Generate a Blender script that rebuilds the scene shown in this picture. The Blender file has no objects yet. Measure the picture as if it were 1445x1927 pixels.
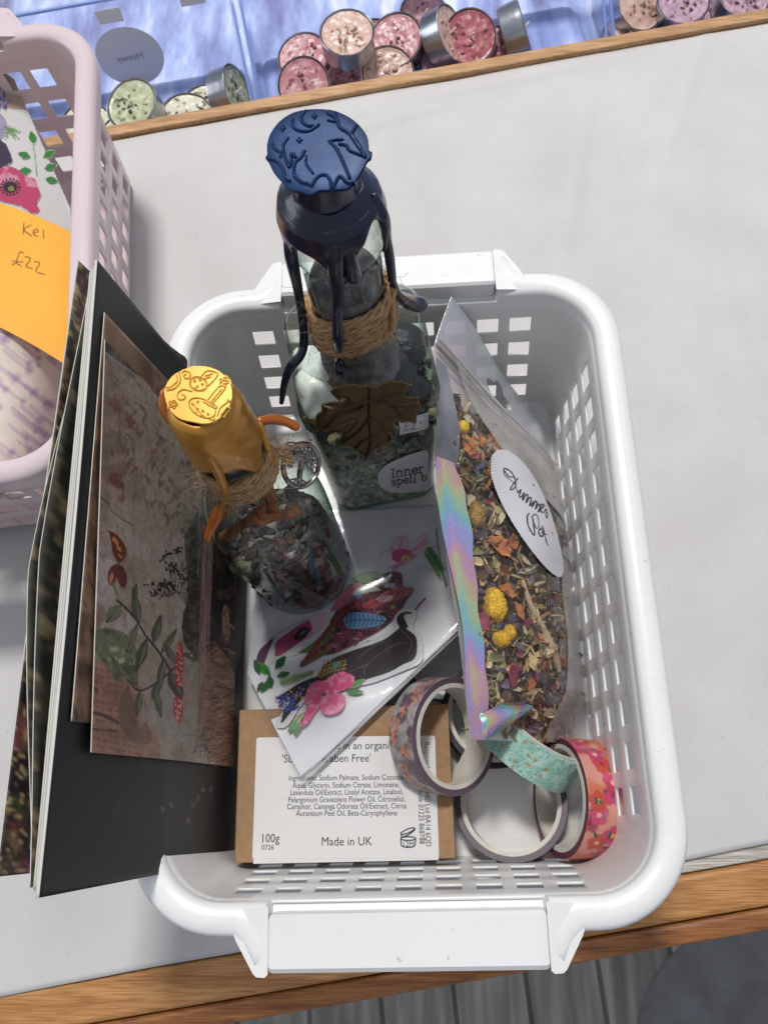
import bpy, bmesh, math, random
import numpy as np
from mathutils import Vector, Matrix, Euler
random.seed(7); RNG = np.random.RandomState(11)
SC = bpy.context.scene
COL = SC.collection
MM = 0.001
# ---------------------------------------------------------------- camera, world, lamps
CAM = np.array([10.739, -74.875, 361.291]); EUL = (0.32838, 0.06122, -0.02416); FPX = 1500.0; PW, PH = 1445, 1927
cd = bpy.data.cameras.new('camera'); cam = bpy.data.objects.new('camera', cd); COL.objects.link(cam)
cam.location = CAM * MM; cam.rotation_euler = EUL
cd.sensor_fit = 'VERTICAL'; cd.sensor_height = 36; cd.lens = FPX * 36 / PH
cd.clip_start = 0.01; cd.clip_end = 20
cd.dof.use_dof = True; cd.dof.focus_distance = 0.235; cd.dof.aperture_fstop = 46
SC.camera = cam
SC.view_settings.view_transform = 'Standard'; SC.view_settings.look = 'None'
SC.view_settings.exposure = 0.0; SC.view_settings.gamma = 1.0
SC.cycles.max_bounces = 14; SC.cycles.transparent_max_bounces = 40
SC.cycles.sample_clamp_indirect = 4.0; SC.cycles.blur_glossy = 0.5
SC.cycles.use_denoising = True
world = bpy.data.worlds.new('World'); SC.world = world; world.use_nodes = True
wn = world.node_tree.nodes; wl = world.node_tree.links
bg = wn['Background']; bg.inputs[0].default_value = (0.80, 0.86, 1.0, 1); bg.inputs[1].default_value = 0.44
def area(name, loc, target, sx, sy, power, color):
    l = bpy.data.lights.new(name, 'AREA'); l.shape = 'RECTANGLE'; l.size = sx; l.size_y = sy; l.energy = power; l.color = color
    o = bpy.data.objects.new(name, l); COL.objects.link(o); o.location = loc
    o.rotation_euler = (Vector(target) - Vector(loc)).to_track_quat('-Z', 'Y').to_euler(); return o
area('daylight_window', (-0.16, 0.84, 1.95), (0, 0.0, 0.05), 0.30, 0.24, 33, (1.0, 0.975, 0.94))
area('side_window', (-2.2, 0.5, 0.9), (0, 0.05, 0.05), 1.2, 1.0, 11, (0.90, 0.94, 1.0))
area('overhead_fill', (1.2, 1.6, 2.2), (0, 0.1, 0.0), 1.3, 0.9, 11, (0.97, 0.98, 1.0))  # broad fill lamp added above and behind, not a fixture of the place

# ---------------------------------------------------------------- pixel <-> world helpers (photo pixels to points at a real height)
ROT = np.array(Euler(EUL, 'XYZ').to_matrix())
def ray(px, py): return ROT @ np.array([(px - PW / 2) / FPX, -(py - PH / 2) / FPX, -1.0])
def P(px, py, z):
    d = ray(px, py); return CAM + d * ((z - CAM[2]) / d[2])
def Pplane(px, py, p0, n):
    d = ray(px, py); n = np.array(n, float); return CAM + d * (np.dot(np.array(p0) - CAM, n) / np.dot(d, n))
def Pcyl(px, py, cx, cy, r):
    d = ray(px, py); a = d[0]**2 + d[1]**2; ox, oy = CAM[0] - cx, CAM[1] - cy
    b = 2 * (d[0] * ox + d[1] * oy); c = ox * ox + oy * oy - r * r; D = max(0.0, b * b - 4 * a * c)
    return CAM + d * ((-b - math.sqrt(D)) / (2 * a))
def Phf(px, py, hf):
    z = 10.0
    for _ in range(25):
        p = P(px, py, z); z = 0.5 * z + 0.5 * hf(p[0], p[1])
    return P(px, py, z)
def S(p):
    q = (np.atleast_2d(p) - CAM) @ ROT
    return np.stack([PW / 2 + FPX * q[:, 0] / -q[:, 2], PH / 2 - FPX * q[:, 1] / -q[:, 2]], 1)
def lin(h):
    h = h.lstrip('#'); return tuple((lambda c: c / 12.92 if c <= 0.04045 else ((c + 0.055) / 1.055) ** 2.4)(int(h[i:i + 2], 16) / 255) for i in (0, 2, 4))

# ---------------------------------------------------------------- object helpers
ORG = {}
def tag(o, label=None, cat=None, group=None, kind=None):
    if label: o['label'] = label
    if cat: o['category'] = cat
    if group: o['group'] = group
    if kind: o['kind'] = kind
    return o
def thing(name, loc, label=None, cat=None, group=None):
    o = bpy.data.objects.new(name, None); COL.objects.link(o); o.empty_display_size = 0.01
    o.location = np.array(loc, float) * MM; ORG[o.name] = np.array(loc, float)
    return tag(o, label, cat, group)
def obj(name, verts, faces, mat, parent=None, org=None, smooth=True, ang=40, local=False):
    """mesh from world millimetres; local=True: the points are already relative to the parent"""
    v = np.array(verts, float).reshape(-1, 3)
    if org is None: org = ORG[parent.name] if parent is not None else np.array([v[:, 0].mean(), v[:, 1].mean(), v[:, 2].min()])
    org = np.array(org, float)
    me = bpy.data.meshes.new(name); me.from_pydata(((v - (0 if local else org)) * MM).tolist(), [], [tuple(map(int, f)) for f in faces])
    me.validate()
    if smooth:
        me.shade_smooth()
        if ang: me.set_sharp_from_angle(angle=math.radians(ang))
    for m in (mat if isinstance(mat, (list, tuple)) else [mat]): me.materials.append(m)
    o = bpy.data.objects.new(name, me); COL.objects.link(o)
    if parent is not None:
        o.parent = parent
        ORG[o.name] = org
    elif not local:
        o.location = org * MM; ORG[o.name] = org
    return o
def solidify(o, t, off=-1, rim=None):
    m = o.modifiers.new('solid', 'SOLIDIFY'); m.thickness = t * MM; m.offset = off
    if rim is not None: m.material_offset_rim = rim
def bevel(o, w, seg=3, ang=35):
    m = o.modifiers.new('bevel', 'BEVEL'); m.width = w * MM; m.segments = seg; m.limit_method = 'ANGLE'; m.angle_limit = math.radians(ang)
def subsurf(o, n):
    m = o.modifiers.new('sub', 'SUBSURF'); m.levels = n; m.render_levels = n
def cat_(parts):
    V, F, n = [], [], 0
    for v, f in parts:
        V += [tuple(p) for p in v]; F += [tuple(i + n for i in q) for q in f]; n += len(v)
    return V, F
def grid(nu, nv, fn, cu=False, cv=False):
    V = [fn(i / (nu if cu else nu - 1), j / (nv if cv else nv - 1)) for i in range(nu) for j in range(nv)]
    F = []
    for i in range(nu if cu else nu - 1):
        for j in range(nv if cv else nv - 1):
            a, b = i, (i + 1) % nu; c, d = j, (j + 1) % nv
            F.append((a * nv + c, b * nv + c, b * nv + d, a * nv + d))
    return V, F
def box(c, s, rz=0.0):
    cx, cy, cz = c; hx, hy, hz = s[0] / 2, s[1] / 2, s[2] / 2; ca, sa = math.cos(rz), math.sin(rz)
    V = [(cx + x * ca - y * sa, cy + x * sa + y * ca, cz + z) for x in (-hx, hx) for y in (-hy, hy) for z in (-hz, hz)]
    return V, [(0, 1, 3, 2), (4, 6, 7, 5), (0, 4, 5, 1), (2, 3, 7, 6), (0, 2, 6, 4), (1, 5, 7, 3)]
def crom(pts, n):
    p = np.array(pts, float); q = np.vstack([2 * p[0] - p[1], p, 2 * p[-1] - p[-2]]); out = []
    for i in range(1, len(q) - 2):
        for k in range(n):
            t = k / n
            out.append(0.5 * ((2 * q[i]) + (-q[i - 1] + q[i + 1]) * t + (2 * q[i - 1] - 5 * q[i] + 4 * q[i + 1] - q[i + 2]) * t * t + (-q[i - 1] + 3 * q[i] - 3 * q[i + 1] + q[i + 2]) * t ** 3))
    out.append(q[-2]); return np.array(out)
def tube(pts, rad, n=10, smooth=5, closed=False, flat=1.0, caps=True):
    """round-ended tube through points; rad scalar or per point"""
    r = np.full(len(pts), rad, float) if np.isscalar(rad) else np.array(rad, float)
    A = np.hstack([np.array(pts, float), r[:, None]])
    if smooth: A = crom(A, smooth) if not closed else crom(np.vstack([A, A[:1]]), smooth)[:-1]
    if caps and not closed:
        a, b = A[0].copy(), A[-1].copy()
        ta = A[0, :3] - A[1, :3]; ta /= np.linalg.norm(ta) + 1e-9; tb = A[-1, :3] - A[-2, :3]; tb /= np.linalg.norm(tb) + 1e-9
        pre = [np.append(a[:3] + ta * a[3] * s, a[3] * k) for s, k in ((1.0, .08), (.8, .6), (.45, .88))]
        post = [np.append(b[:3] + tb * b[3] * s, b[3] * k) for s, k in ((.45, .88), (.8, .6), (1.0, .08))]
        A = np.vstack([pre, A, post])
    m = len(A); V = []; up = None
    for i in range(m):
        t = (A[(i + 1) % m, :3] - A[i - 1, :3]) if closed else (A[min(i + 1, m - 1), :3] - A[max(i - 1, 0), :3])
        t = t / (np.linalg.norm(t) + 1e-9)
        if up is None: up = np.array([0, 0, 1.0]) if abs(t[2]) < .9 else np.array([0, 1.0, 0])
        b = np.cross(t, up); b /= np.linalg.norm(b) + 1e-9; nn = np.cross(b, t); up = nn
        for k in range(n):
            a = 2 * math.pi * k / n; V.append(A[i, :3] + A[i, 3] * (math.cos(a) * b * flat + math.sin(a) * nn))
    F = [(i * n + k, ((i + 1) % m) * n + k, ((i + 1) % m) * n + (k + 1) % n, i * n + (k + 1) % n) for i in range(m if closed else m - 1) for k in range(n)]
    if not closed: F += [tuple(range(n)), tuple(range((m - 1) * n, m * n))[::-1]]
    return V, F
def lathe(prof, n=48, c=(0, 0, 0), fr=None, cap=False):
    m = len(prof); V = []
    for k in range(n):
        a = 2 * math.pi * k / n
        for (r, z) in prof:
            rr = r * (fr(a, z) if fr else 1); V.append((c[0] + rr * math.cos(a), c[1] + rr * math.sin(a), c[2] + z))
    F = [(k * m + j, ((k + 1) % n) * m + j, ((k + 1) % n) * m + j + 1, k * m + j + 1) for k in range(n) for j in range(m - 1)]
    if cap: F += [tuple(k * m for k in range(n))[::-1], tuple(k * m + m - 1 for k in range(n))]
    return V, F
def rot_to(n, spin=0.0):
    n = Vector(n).normalized(); q = n.to_track_quat('Z', 'Y'); return np.array((q.to_matrix() @ Matrix.Rotation(spin, 3, 'Z')))
def xf(v, R=None, t=(0, 0, 0)):
    v = np.array(v, float)
    return (v @ R.T if R is not None else v) + np.array(t, float)
def blob(c, r, seed, amp=.25, sub=2, sc=(1, 1, 1), R=None, facet=0):
    bm = bmesh.new(); bmesh.ops.create_icosphere(bm, subdivisions=sub, radius=1)
    rs = np.random.RandomState(seed); D = rs.normal(size=(7, 3)); ph = rs.rand(7) * 6
    V = []
    for v in bm.verts:
        p = np.array(v.co); k = 1 + amp * sum(math.sin(2.3 * (D[i] @ p) + ph[i]) for i in range(7)) / 5
        V.append(p * k * r * np.array(sc))
    F = [tuple(v.index for v in f.verts) for f in bm.faces]; bm.free()
    return xf(V, R, c), F

# ---------------------------------------------------------------- noise + painting (patterns baked into vertex colours)
def vnoise(x, y, seed=0):
    xi = np.floor(x).astype(int); yi = np.floor(y).astype(int); fx = x - xi; fy = y - yi
    fx = fx * fx * (3 - 2 * fx); fy = fy * fy * (3 - 2 * fy)
    def h(a, b):
        n = (a * 374761393 + b * 668265263 + seed * 974634777) & 0x7fffffff
        n = ((n ^ (n >> 13)) * 1274126177) & 0x7fffffff
        return ((n ^ (n >> 16)) & 0xffff) / 65535.0
    return (h(xi, yi) * (1 - fx) + h(xi + 1, yi) * fx) * (1 - fy) + (h(xi, yi + 1) * (1 - fx) + h(xi + 1, yi + 1) * fx) * fy
def fbm(x, y, seed=0, o=4):
    s = 0; a = .5; t = 0
    for i in range(o):
        s = s + a * vnoise(x, y, seed + i * 17); t += a; a *= .5; x = x * 2.03 + 11; y = y * 2.03 + 7
    return s / t
class Canvas:
    """paints flat colour in photo pixel units over [x0,x1]x[y0,y1]"""
    def __init__(s, x0, y0, x1, y1, base='#ffffff', k=1.0):
        s.b = (x0, y0, x1, y1); s.k = k; s.w = int((x1 - x0) * k) + 1; s.h = int((y1 - y0) * k) + 1
        s.X, s.Y = np.meshgrid(x0 + (np.arange(s.w) + .5) / k, y0 + (np.arange(s.h) + .5) / k)
        s.c = np.empty((s.h, s.w, 3)); s.c[:] = lin(base); s.m = np.zeros((s.h, s.w)); s.hgt = np.zeros((s.h, s.w))
    def blend(s, a, col, mark=True):
        col = np.array(lin(col) if isinstance(col, str) else col)
        s.c = s.c * (1 - a[..., None]) + col * a[..., None]
        if mark: s.m = np.maximum(s.m, a)
    def mask(s, pts):
        pts = np.array(pts, float); ins = np.zeros(s.X.shape, bool); j = len(pts) - 1
        for i in range(len(pts)):
            xi, yi = pts[i]; xj, yj = pts[j]
            if yi != yj:
                c = ((yi > s.Y) != (yj > s.Y)) & (s.X < (xj - xi) * (s.Y - yi) / (yj - yi) + xi); ins ^= c
            j = i
        return ins.astype(float)
    def poly(s, pts, col, smooth=0, a=1.0, tex=None, mark=True):
        if smooth: pts = crom(list(pts) + [pts[0]], smooth)[:-1]
        m = s.mask(pts) * a
        if tex is not None: m = m * tex
        s.blend(m, col, mark); return m
    def ell(s, cx, cy, rx, ry, col, rot=0.0, a=1.0, soft=0.0, tex=None):
        c, d = math.cos(rot), math.sin(rot); u = ((s.X - cx) * c + (s.Y - cy) * d) / rx; v = (-(s.X - cx) * d + (s.Y - cy) * c) / ry
        q = np.sqrt(u * u + v * v); m = np.clip((1 - q) / max(soft, 1e-3), 0, 1) if soft else (q < 1).astype(float)
        m = m * a
        if tex is not None: m = m * tex
        s.blend(m, col); return m
    def dist(s, pts):
        d = np.full(s.X.shape, 1e9)
        for (ax, ay), (bx_, by) in zip(pts[:-1], pts[1:]):
            vx, vy = bx_ - ax, by - ay; L = vx * vx + vy * vy + 1e-9
            t = np.clip(((s.X - ax) * vx + (s.Y - ay) * vy) / L, 0, 1); d = np.minimum(d, np.hypot(s.X - ax - t * vx, s.Y - ay - t * vy))
        return d
    def line(s, pts, w, col, smooth=0, a=1.0, mark=True):
        if smooth: pts = crom(pts, smooth)[:, :2]
        m = np.clip((w / 2 + .5 / s.k - s.dist(pts)) * s.k, 0, 1) * a; s.blend(m, col, mark); return m
    def ridge(s, pts, w, h, smooth=4):
        if smooth: pts = crom(pts, smooth)[:, :2]
        s.hgt = np.maximum(s.hgt, h * np.clip(1 - (s.dist(pts) / w) ** 2, 0, 1))
    def leaf(s, x, y, L, w, ang, col, vein=None, a=1.0):
        ca, sa = math.cos(ang), math.sin(ang)
        f = lambda t, q: (x + ca * L * t - sa * w * q, y + sa * L * t + ca * w * q)
        p = [f(0, 0), f(.2, .32), f(.45, .5), f(.75, .33), f(1, 0), f(.75, -.33), f(.45, -.5), f(.2, -.32)]
        s.poly(p, col, 3, a)
        if vein: s.line([f(0, 0), f(.95, 0)], max(1, w * .1), vein)
    def mottle(s, col, sc, seed, lo=.45, hi=.65, a=1.0, sy=None, within=None):
        n = fbm(s.X / sc, s.Y / (sy or sc), seed); m = np.clip((n - lo) / (hi - lo), 0, 1) * a
        if within is not None: m = m * within
        s.blend(m, col, False)
    def at(s, px, what='c'):
        ix = np.clip(((px[:, 0] - s.b[0]) * s.k).astype(int), 0, s.w - 1); iy = np.clip(((px[:, 1] - s.b[1]) * s.k).astype(int), 0, s.h - 1)
        return getattr(s, what)[iy, ix]
def setcol(me, cols, name='Col'):
    at = me.color_attributes.new(name, 'FLOAT_COLOR', 'POINT'); c = np.ones((len(me.vertices), 4), np.float32); c[:, :3] = cols
    at.data.foreach_set('color', c.ravel())
def decal(name, cv, cast, mat, parent=None, label=None, cat=None, group=None, thick=.25, org=None, lift=None, step=1.0):
    """mesh of the painted (masked) canvas cells, cast on a real surface: cast(px, py) -> point"""
    w = int((cv.b[2] - cv.b[0]) / step); h = int((cv.b[3] - cv.b[1]) / step)
    gx = cv.b[0] + np.arange(w + 1) * step; gy = cv.b[1] + np.arange(h + 1) * step
    cx, cy = np.meshgrid(gx[:-1] + step / 2, gy[:-1] + step / 2)
    on = (cv.at(np.stack([cx.ravel(), cy.ravel()], 1), 'm') > .5).reshape(h, w)
    ids = -np.ones((h + 1, w + 1), int); V = []; C = []; F = []; px = []
    for j, i in zip(*np.nonzero(on)):
        q = []
        for dj, di in ((0, 0), (1, 0), (1, 1), (0, 1)):
            if ids[j + dj, i + di] < 0: ids[j + dj, i + di] = len(px); px.append((gx[i + di], gy[j + dj]))
            q.append(ids[j + dj, i + di])
        F.append(q)
    px = np.array(px); C = cv.at(px); V = cast(px)
    if lift is not None: V = V + lift(px)
    o = obj(name, V, F, mat, parent, org); setcol(o.data, C)
    if thick: solidify(o, thick, -1)
    return tag(o, label, cat, group)
def casthf(hf, dz=0.0):
    def f(px):
        z = np.full(len(px), 10.0); d = np.stack([(px[:, 0] - PW / 2) / FPX, -(px[:, 1] - PH / 2) / FPX, -np.ones(len(px))], 1) @ ROT.T
        for _ in range(30):
            p = CAM + d * ((z - CAM[2]) / d[:, 2])[:, None]; z = .5 * z + .5 * (hf(p[:, 0], p[:, 1]) + dz)
        return CAM + d * ((z - CAM[2]) / d[:, 2])[:, None]
    return f
def castplane(p0, n):
    n = np.array(n, float); p0 = np.array(p0, float)
    def f(px):
        d = np.stack([(px[:, 0] - PW / 2) / FPX, -(px[:, 1] - PH / 2) / FPX, -np.ones(len(px))], 1) @ ROT.T
        return CAM + d * (((p0 - CAM) @ n) / (d @ n))[:, None]
    return f

# ---------------------------------------------------------------- materials
def newmat(name):
    m = bpy.data.materials.new(name); m.use_nodes = True; n = m.node_tree.nodes; l = m.node_tree.links
    return m, n, l, n['Principled BSDF']
def noise_node(n, l, scale, detail=4, stretch=None, rough=.55):
    tc = n.new('ShaderNodeTexCoord'); mp = n.new('ShaderNodeMapping'); t = n.new('ShaderNodeTexNoise')
    if stretch: mp.inputs['Scale'].default_value = stretch
    t.inputs['Scale'].default_value = scale; t.inputs['Detail'].default_value = detail; t.inputs['Roughness'].default_value = rough
    l.new(tc.outputs['Object'], mp.inputs[0]); l.new(mp.outputs[0], t.inputs[0]); return t, mp
def ramp(n, l, src, stops):
    r = n.new('ShaderNodeValToRGB'); e = r.color_ramp.elements
    while len(e) < len(stops): e.new(.5)
    for i, (p, c) in enumerate(stops): e[i].position = p; e[i].color = (*(lin(c) if isinstance(c, str) else c), 1)
    l.new(src, r.inputs[0]); return r
def mat(name, c1, c2=None, scale=300, rough=.5, metal=0, bump=0, bscale=None, stretch=None, lo=.35, hi=.65, spec=.5, coat=0, attr=False, trans=0, sss=0, detail=4):
    m, n, l, b = newmat(name)
    b.inputs['Roughness'].default_value = rough; b.inputs['Metallic'].default_value = metal
    b.inputs['Specular IOR Level'].default_value = spec; b.inputs['Coat Weight'].default_value = coat; b.inputs['Coat Roughness'].default_value = .12
    if trans: b.inputs['Transmission Weight'].default_value = trans
    if sss:
        b.inputs['Subsurface Weight'].default_value = sss; b.inputs['Subsurface Scale'].default_value = .002; b.inputs['Subsurface Radius'].default_value = (1, .9, .8)
    if attr:
        a = n.new('ShaderNodeAttribute'); a.attribute_name = 'Col'; l.new(a.outputs['Color'], b.inputs['Base Color'])
    elif c2:
        t, _ = noise_node(n, l, scale, detail, stretch); r = ramp(n, l, t.outputs[0], [(lo, c1), (hi, c2)]); l.new(r.outputs[0], b.inputs['Base Color'])
    else: b.inputs['Base Color'].default_value = (*lin(c1), 1)
    if bump:
        t2, _ = noise_node(n, l, bscale or scale, 5, stretch); bp = n.new('ShaderNodeBump'); bp.inputs['Strength'].default_value = 1
        bp.inputs['Distance'].default_value = bump * MM; l.new(t2.outputs[0], bp.inputs['Height']); l.new(bp.outputs[0], b.inputs['Normal'])
    return m
def film(name, face, edge, rough=.08, ior=1.45, bump=0, bscale=60, haze=0.0, hazecol='#ffffff', gain=1.0, blend=.35, stretch=None):
    """thin clear wall: tinted see-through with a fresnel gloss, optional milky haze"""
    m, n, l, b = newmat(name); n.remove(b); out = n['Material Output']
    tr = n.new('ShaderNodeBsdfTransparent'); gl = n.new('ShaderNodeBsdfGlossy'); mx = n.new('ShaderNodeMixShader'); fr = n.new('ShaderNodeLayerWeight'); fr.inputs[0].default_value = .5; f0 = ((ior - 1) / (ior + 1)) ** 2
    pw = n.new('ShaderNodeMath'); pw.operation = 'POWER'; pw.inputs[1].default_value = 4.5; l.new(fr.outputs['Facing'], pw.inputs[0]); sk = n.new('ShaderNodeMath'); sk.operation = 'MULTIPLY_ADD'; sk.inputs[1].default_value = 1 - f0; sk.inputs[2].default_value = f0; l.new(pw.outputs[0], sk.inputs[0])
    lw = n.new('ShaderNodeLayerWeight'); lw.inputs[0].default_value = blend; cr = ramp(n, l, lw.outputs['Facing'], [(.5, face), (.98, edge)])
    l.new(cr.outputs[0], tr.inputs[0]); gl.inputs['Roughness'].default_value = rough
    ml = n.new('ShaderNodeMath'); ml.operation = 'MULTIPLY'; ml.use_clamp = True; ml.inputs[1].default_value = gain; l.new(sk.outputs[0], ml.inputs[0])
    l.new(ml.outputs[0], mx.inputs[0]); l.new(tr.outputs[0], mx.inputs[1]); l.new(gl.outputs[0], mx.inputs[2])
    last = mx
    if haze:
        df = n.new('ShaderNodeBsdfDiffuse'); df.inputs[0].default_value = (*lin(hazecol), 1)
        t, _ = noise_node(n, l, 25, 4, stretch); mr = n.new('ShaderNodeMapRange'); mr.inputs[1].default_value = .3; mr.inputs[2].default_value = .7; mr.inputs[3].default_value = haze * .5; mr.inputs[4].default_value = haze * 1.5
        l.new(t.outputs[0], mr.inputs[0]); m2 = n.new('ShaderNodeMixShader'); l.new(mr.outputs[0], m2.inputs[0]); l.new(mx.outputs[0], m2.inputs[1]); l.new(df.outputs[0], m2.inputs[2]); last = m2
    if bump:
        t2, _ = noise_node(n, l, bscale, 3, stretch); bp = n.new('ShaderNodeBump'); bp.inputs['Distance'].default_value = bump * MM; l.new(t2.outputs[0], bp.inputs['Height'])
        l.new(bp.outputs[0], gl.inputs['Normal']); l.new(bp.outputs[0], fr.inputs['Normal'])
    l.new(last.outputs[0], out.inputs[0]); return m
PAINT = mat('printed_paper', '#ffffff', rough=.45, attr=True)
PAINTG = mat('printed_gloss_vinyl', '#ffffff', rough=.22, attr=True, coat=.3)
PAINTM = mat('printed_matte', '#ffffff', rough=.75, attr=True)
def font_text(name, s, size, place, m, parent, align='LEFT', bold=0, sx=1.0, spacing=1.0):
    """flat lettering turned to a mesh; place(x, y) -> world point for text coordinates in mm"""
    cu = bpy.data.curves.new('txt', 'FONT'); cu.body = s; cu.size = size; cu.align_x = align; cu.offset = bold; cu.resolution_u = 3; cu.space_character = spacing
    o = bpy.data.objects.new('txt', cu); COL.objects.link(o); bpy.context.view_layer.update()
    me = bpy.data.meshes.new_from_object(o.evaluated_get(bpy.context.evaluated_depsgraph_get()))
    V = [place(v.co.x * sx, v.co.y) for v in me.vertices]; F = [tuple(p.vertices) for p in me.polygons]
    bpy.data.objects.remove(o); bpy.data.curves.remove(cu)
    return obj(name, V, F, m, parent, smooth=False)
# ================================================================ the table, its paper, the floor
TH = math.radians(8.0); TU = np.array([math.cos(TH), math.sin(TH), 0]); TV = np.array([-math.sin(TH), math.cos(TH), 0]); ZT = -3.0
def T(u, v, z=ZT): return TU * u + TV * v + np.array([0, 0, z])
paper_m = mat('grey_kraft_paper', '#c5c0bc', '#cdc9c4', scale=40, rough=.85, bump=.25, bscale=90, lo=.3, hi=.7)
def paper_nodes():
    m, n, l, b = newmat('packing_paper'); b.inputs['Roughness'].default_value = .82
    t, _ = noise_node(n, l, 22, 6); r = ramp(n, l, t.outputs[0], [(.3, '#bfbcb9'), (.7, '#c9c6c4')])
    t2, _ = noise_node(n, l, 1500, 3, (1, .4, 1)); r2 = ramp(n, l, t2.outputs[0], [(.25, '#a8a19b'), (.33, '#ffffff')])
    mx = n.new('ShaderNodeMix'); mx.data_type = 'RGBA'; mx.blend_type = 'MULTIPLY'; mx.inputs[0].default_value = .6
    l.new(r.outputs[0], mx.inputs[6]); l.new(r2.outputs[0], mx.inputs[7]); l.new(mx.outputs[2], b.inputs['Base Color'])
    t3, _ = noise_node(n, l, 14, 5, (1, .45, 1)); t4, _ = noise_node(n, l, 1500, 2)
    ad = n.new('ShaderNodeMath'); ad.operation = 'MULTIPLY_ADD'; ad.inputs[1].default_value = .02; l.new(t4.outputs[0], ad.inputs[0]); l.new(t3.outputs[0], ad.inputs[2])
    bp = n.new('ShaderNodeBump'); bp.inputs['Distance'].default_value = 2.2 * MM; l.new(ad.outputs[0], bp.inputs['Height']); l.new(bp.outputs[0], b.inputs['Normal']); return m
packing = paper_nodes()
def wood_nodes(name, a, b_, c, rz, sc=1.0, rough=.42):
    m, n, l, b = newmat(name); b.inputs['Roughness'].default_value = rough
    tc = n.new('ShaderNodeTexCoord'); mp = n.new('ShaderNodeMapping'); mp.inputs['Rotation'].default_value = (0, 0, -rz); mp.inputs['Scale'].default_value = (1.3, 14, 14)
    l.new(tc.outputs['Object'], mp.inputs[0])
    t = n.new('ShaderNodeTexNoise'); t.inputs['Scale'].default_value = 7 * sc; t.inputs['Detail'].default_value = 3; t.inputs['Distortion'].default_value = .6; l.new(mp.outputs[0], t.inputs[0])
    w = n.new('ShaderNodeMath'); w.operation = 'MULTIPLY'; w.inputs[1].default_value = 6; l.new(t.outputs[0], w.inputs[0])
    s = n.new('ShaderNodeMath'); s.operation = 'PINGPONG'; s.inputs[1].default_value = 1; l.new(w.outputs[0], s.inputs[0])
    r = ramp(n, l, s.outputs[0], [(0, a), (.55, b_), (1, c)])
    mp2 = n.new('ShaderNodeMapping'); mp2.inputs['Rotation'].default_value = (0, 0, -rz); mp2.inputs['Scale'].default_value = (3, 90, 90); l.new(tc.outputs['Object'], mp2.inputs[0])
    t2 = n.new('ShaderNodeTexNoise'); t2.inputs['Scale'].default_value = 22; t2.inputs['Detail'].default_value = 6; l.new(mp2.outputs[0], t2.inputs[0]); r2 = ramp(n, l, t2.outputs[0], [(.36, '#c4ac94'), (.58, '#ffffff')])
    mx = n.new('ShaderNodeMix'); mx.data_type = 'RGBA'; mx.blend_type = 'MULTIPLY'; mx.inputs[0].default_value = .8
    l.new(r.outputs[0], mx.inputs[6]); l.new(r2.outputs[0], mx.inputs[7]); l.new(mx.outputs[2], b.inputs['Base Color'])
    bp = n.new('ShaderNodeBump'); bp.inputs['Distance'].default_value = .12 * MM; l.new(t2.outputs[0], bp.inputs['Height']); l.new(bp.outputs[0], b.inputs['Normal']); return m
pine = wood_nodes('varnished_pine', '#c4935c', '#bd8a53', '#ad7b45', TH)
pine_dark = wood_nodes('varnished_pine_lip', '#ab753f', '#a16a35', '#85522a', TH)
strip_m = wood_nodes('bare_wood_strip', '#c9a27a', '#c19a70', '#b08a62', TH, rough=.7)
board_w = wood_nodes('white_painted_board', '#cfcdc6', '#c3c1ba', '#aeaca4', TH, rough=.55)
table = tag(thing('table', T(0, 80, -40), 'pine table with a grooved front edge, its top covered by grey paper', 'table'))
def slab(name, u0, u1, v0, v1, z0, z1, m, bv=1.0, par=None):
    c = T((u0 + u1) / 2, (v0 + v1) / 2, (z0 + z1) / 2); v, f = box(c, (u1 - u0, v1 - v0, z1 - z0), TH)
    o = obj(name, v, f, m, par, smooth=bv > 0)
    if bv: bevel(o, bv, 4)
    return o
slab('table_board', -620, 620, -126.6, 309, -30, ZT - .6, board_w, .8, table)
slab('front_rail', -620, 620, -143.6, -127, -34, ZT + .3, pine, 2.2, table)
slab('edge_moulding', -620, 620, -152.6, -143.9, -36, ZT - 1.8, pine_dark, 2.4, table)
slab('back_strip', -620, 620, 309.3, 317, -30, ZT + 3.4, strip_m, .8, table)
CREASE = [(60, 150, 1.35, .55, 5), (130, 210, 1.2, .45, 4), (190, 120, 1.5, .6, 6), (205, 260, 1.05, .4, 4), (30, 285, .12, .5, 3), (-140, 200, 1.45, .5, 6), (-230, 20, 1.3, .5, 7), (-200, -60, .3, .4, 5), (170, -40, 1.7, .5, 6), (120, 300, .05, .6, 3), (-90, 150, 1.6, .4, 5), (10, 240, .9, .4, 5), (215, 40, 1.35, .45, 4)]
nu_, nv_ = 330, 180
uu, bb = np.meshgrid(np.linspace(-400, 400, nu_), np.linspace(0, 1, nv_), indexing='ij')
v0 = -121.5 + 2.6 * (vnoise(uu / 70, uu * 0 + .5, 3) - .5) - 3.0 * (uu < 40) + .014 * (uu - 100); v1 = 308.2 + 2.4 * (fbm(uu / 45, uu * 0 + 9.5, 8) - .5)
vv = v0 + (v1 - v0) * bb; zz = .5 * fbm(uu / 60, vv / 90, 5)
for cu_, cv_, an, am, wd in CREASE:
    d = (uu - cu_) * math.sin(an) - (vv - cv_) * math.cos(an); e = (uu - cu_) * math.cos(an) + (vv - cv_) * math.sin(an); zz += 2.1 * am * np.exp(-(d / wd) ** 2) * np.exp(-(e / 70) ** 2)
zz += np.where(bb < .04, 1.3 * (1 - bb / .04) * fbm(uu / 30, uu * 0 + 2, 6), 0)
v = TU * uu.reshape(-1, 1) + TV * vv.reshape(-1, 1) + np.array([0, 0, 1.0]) * (ZT + .15 + zz.reshape(-1, 1))
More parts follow.
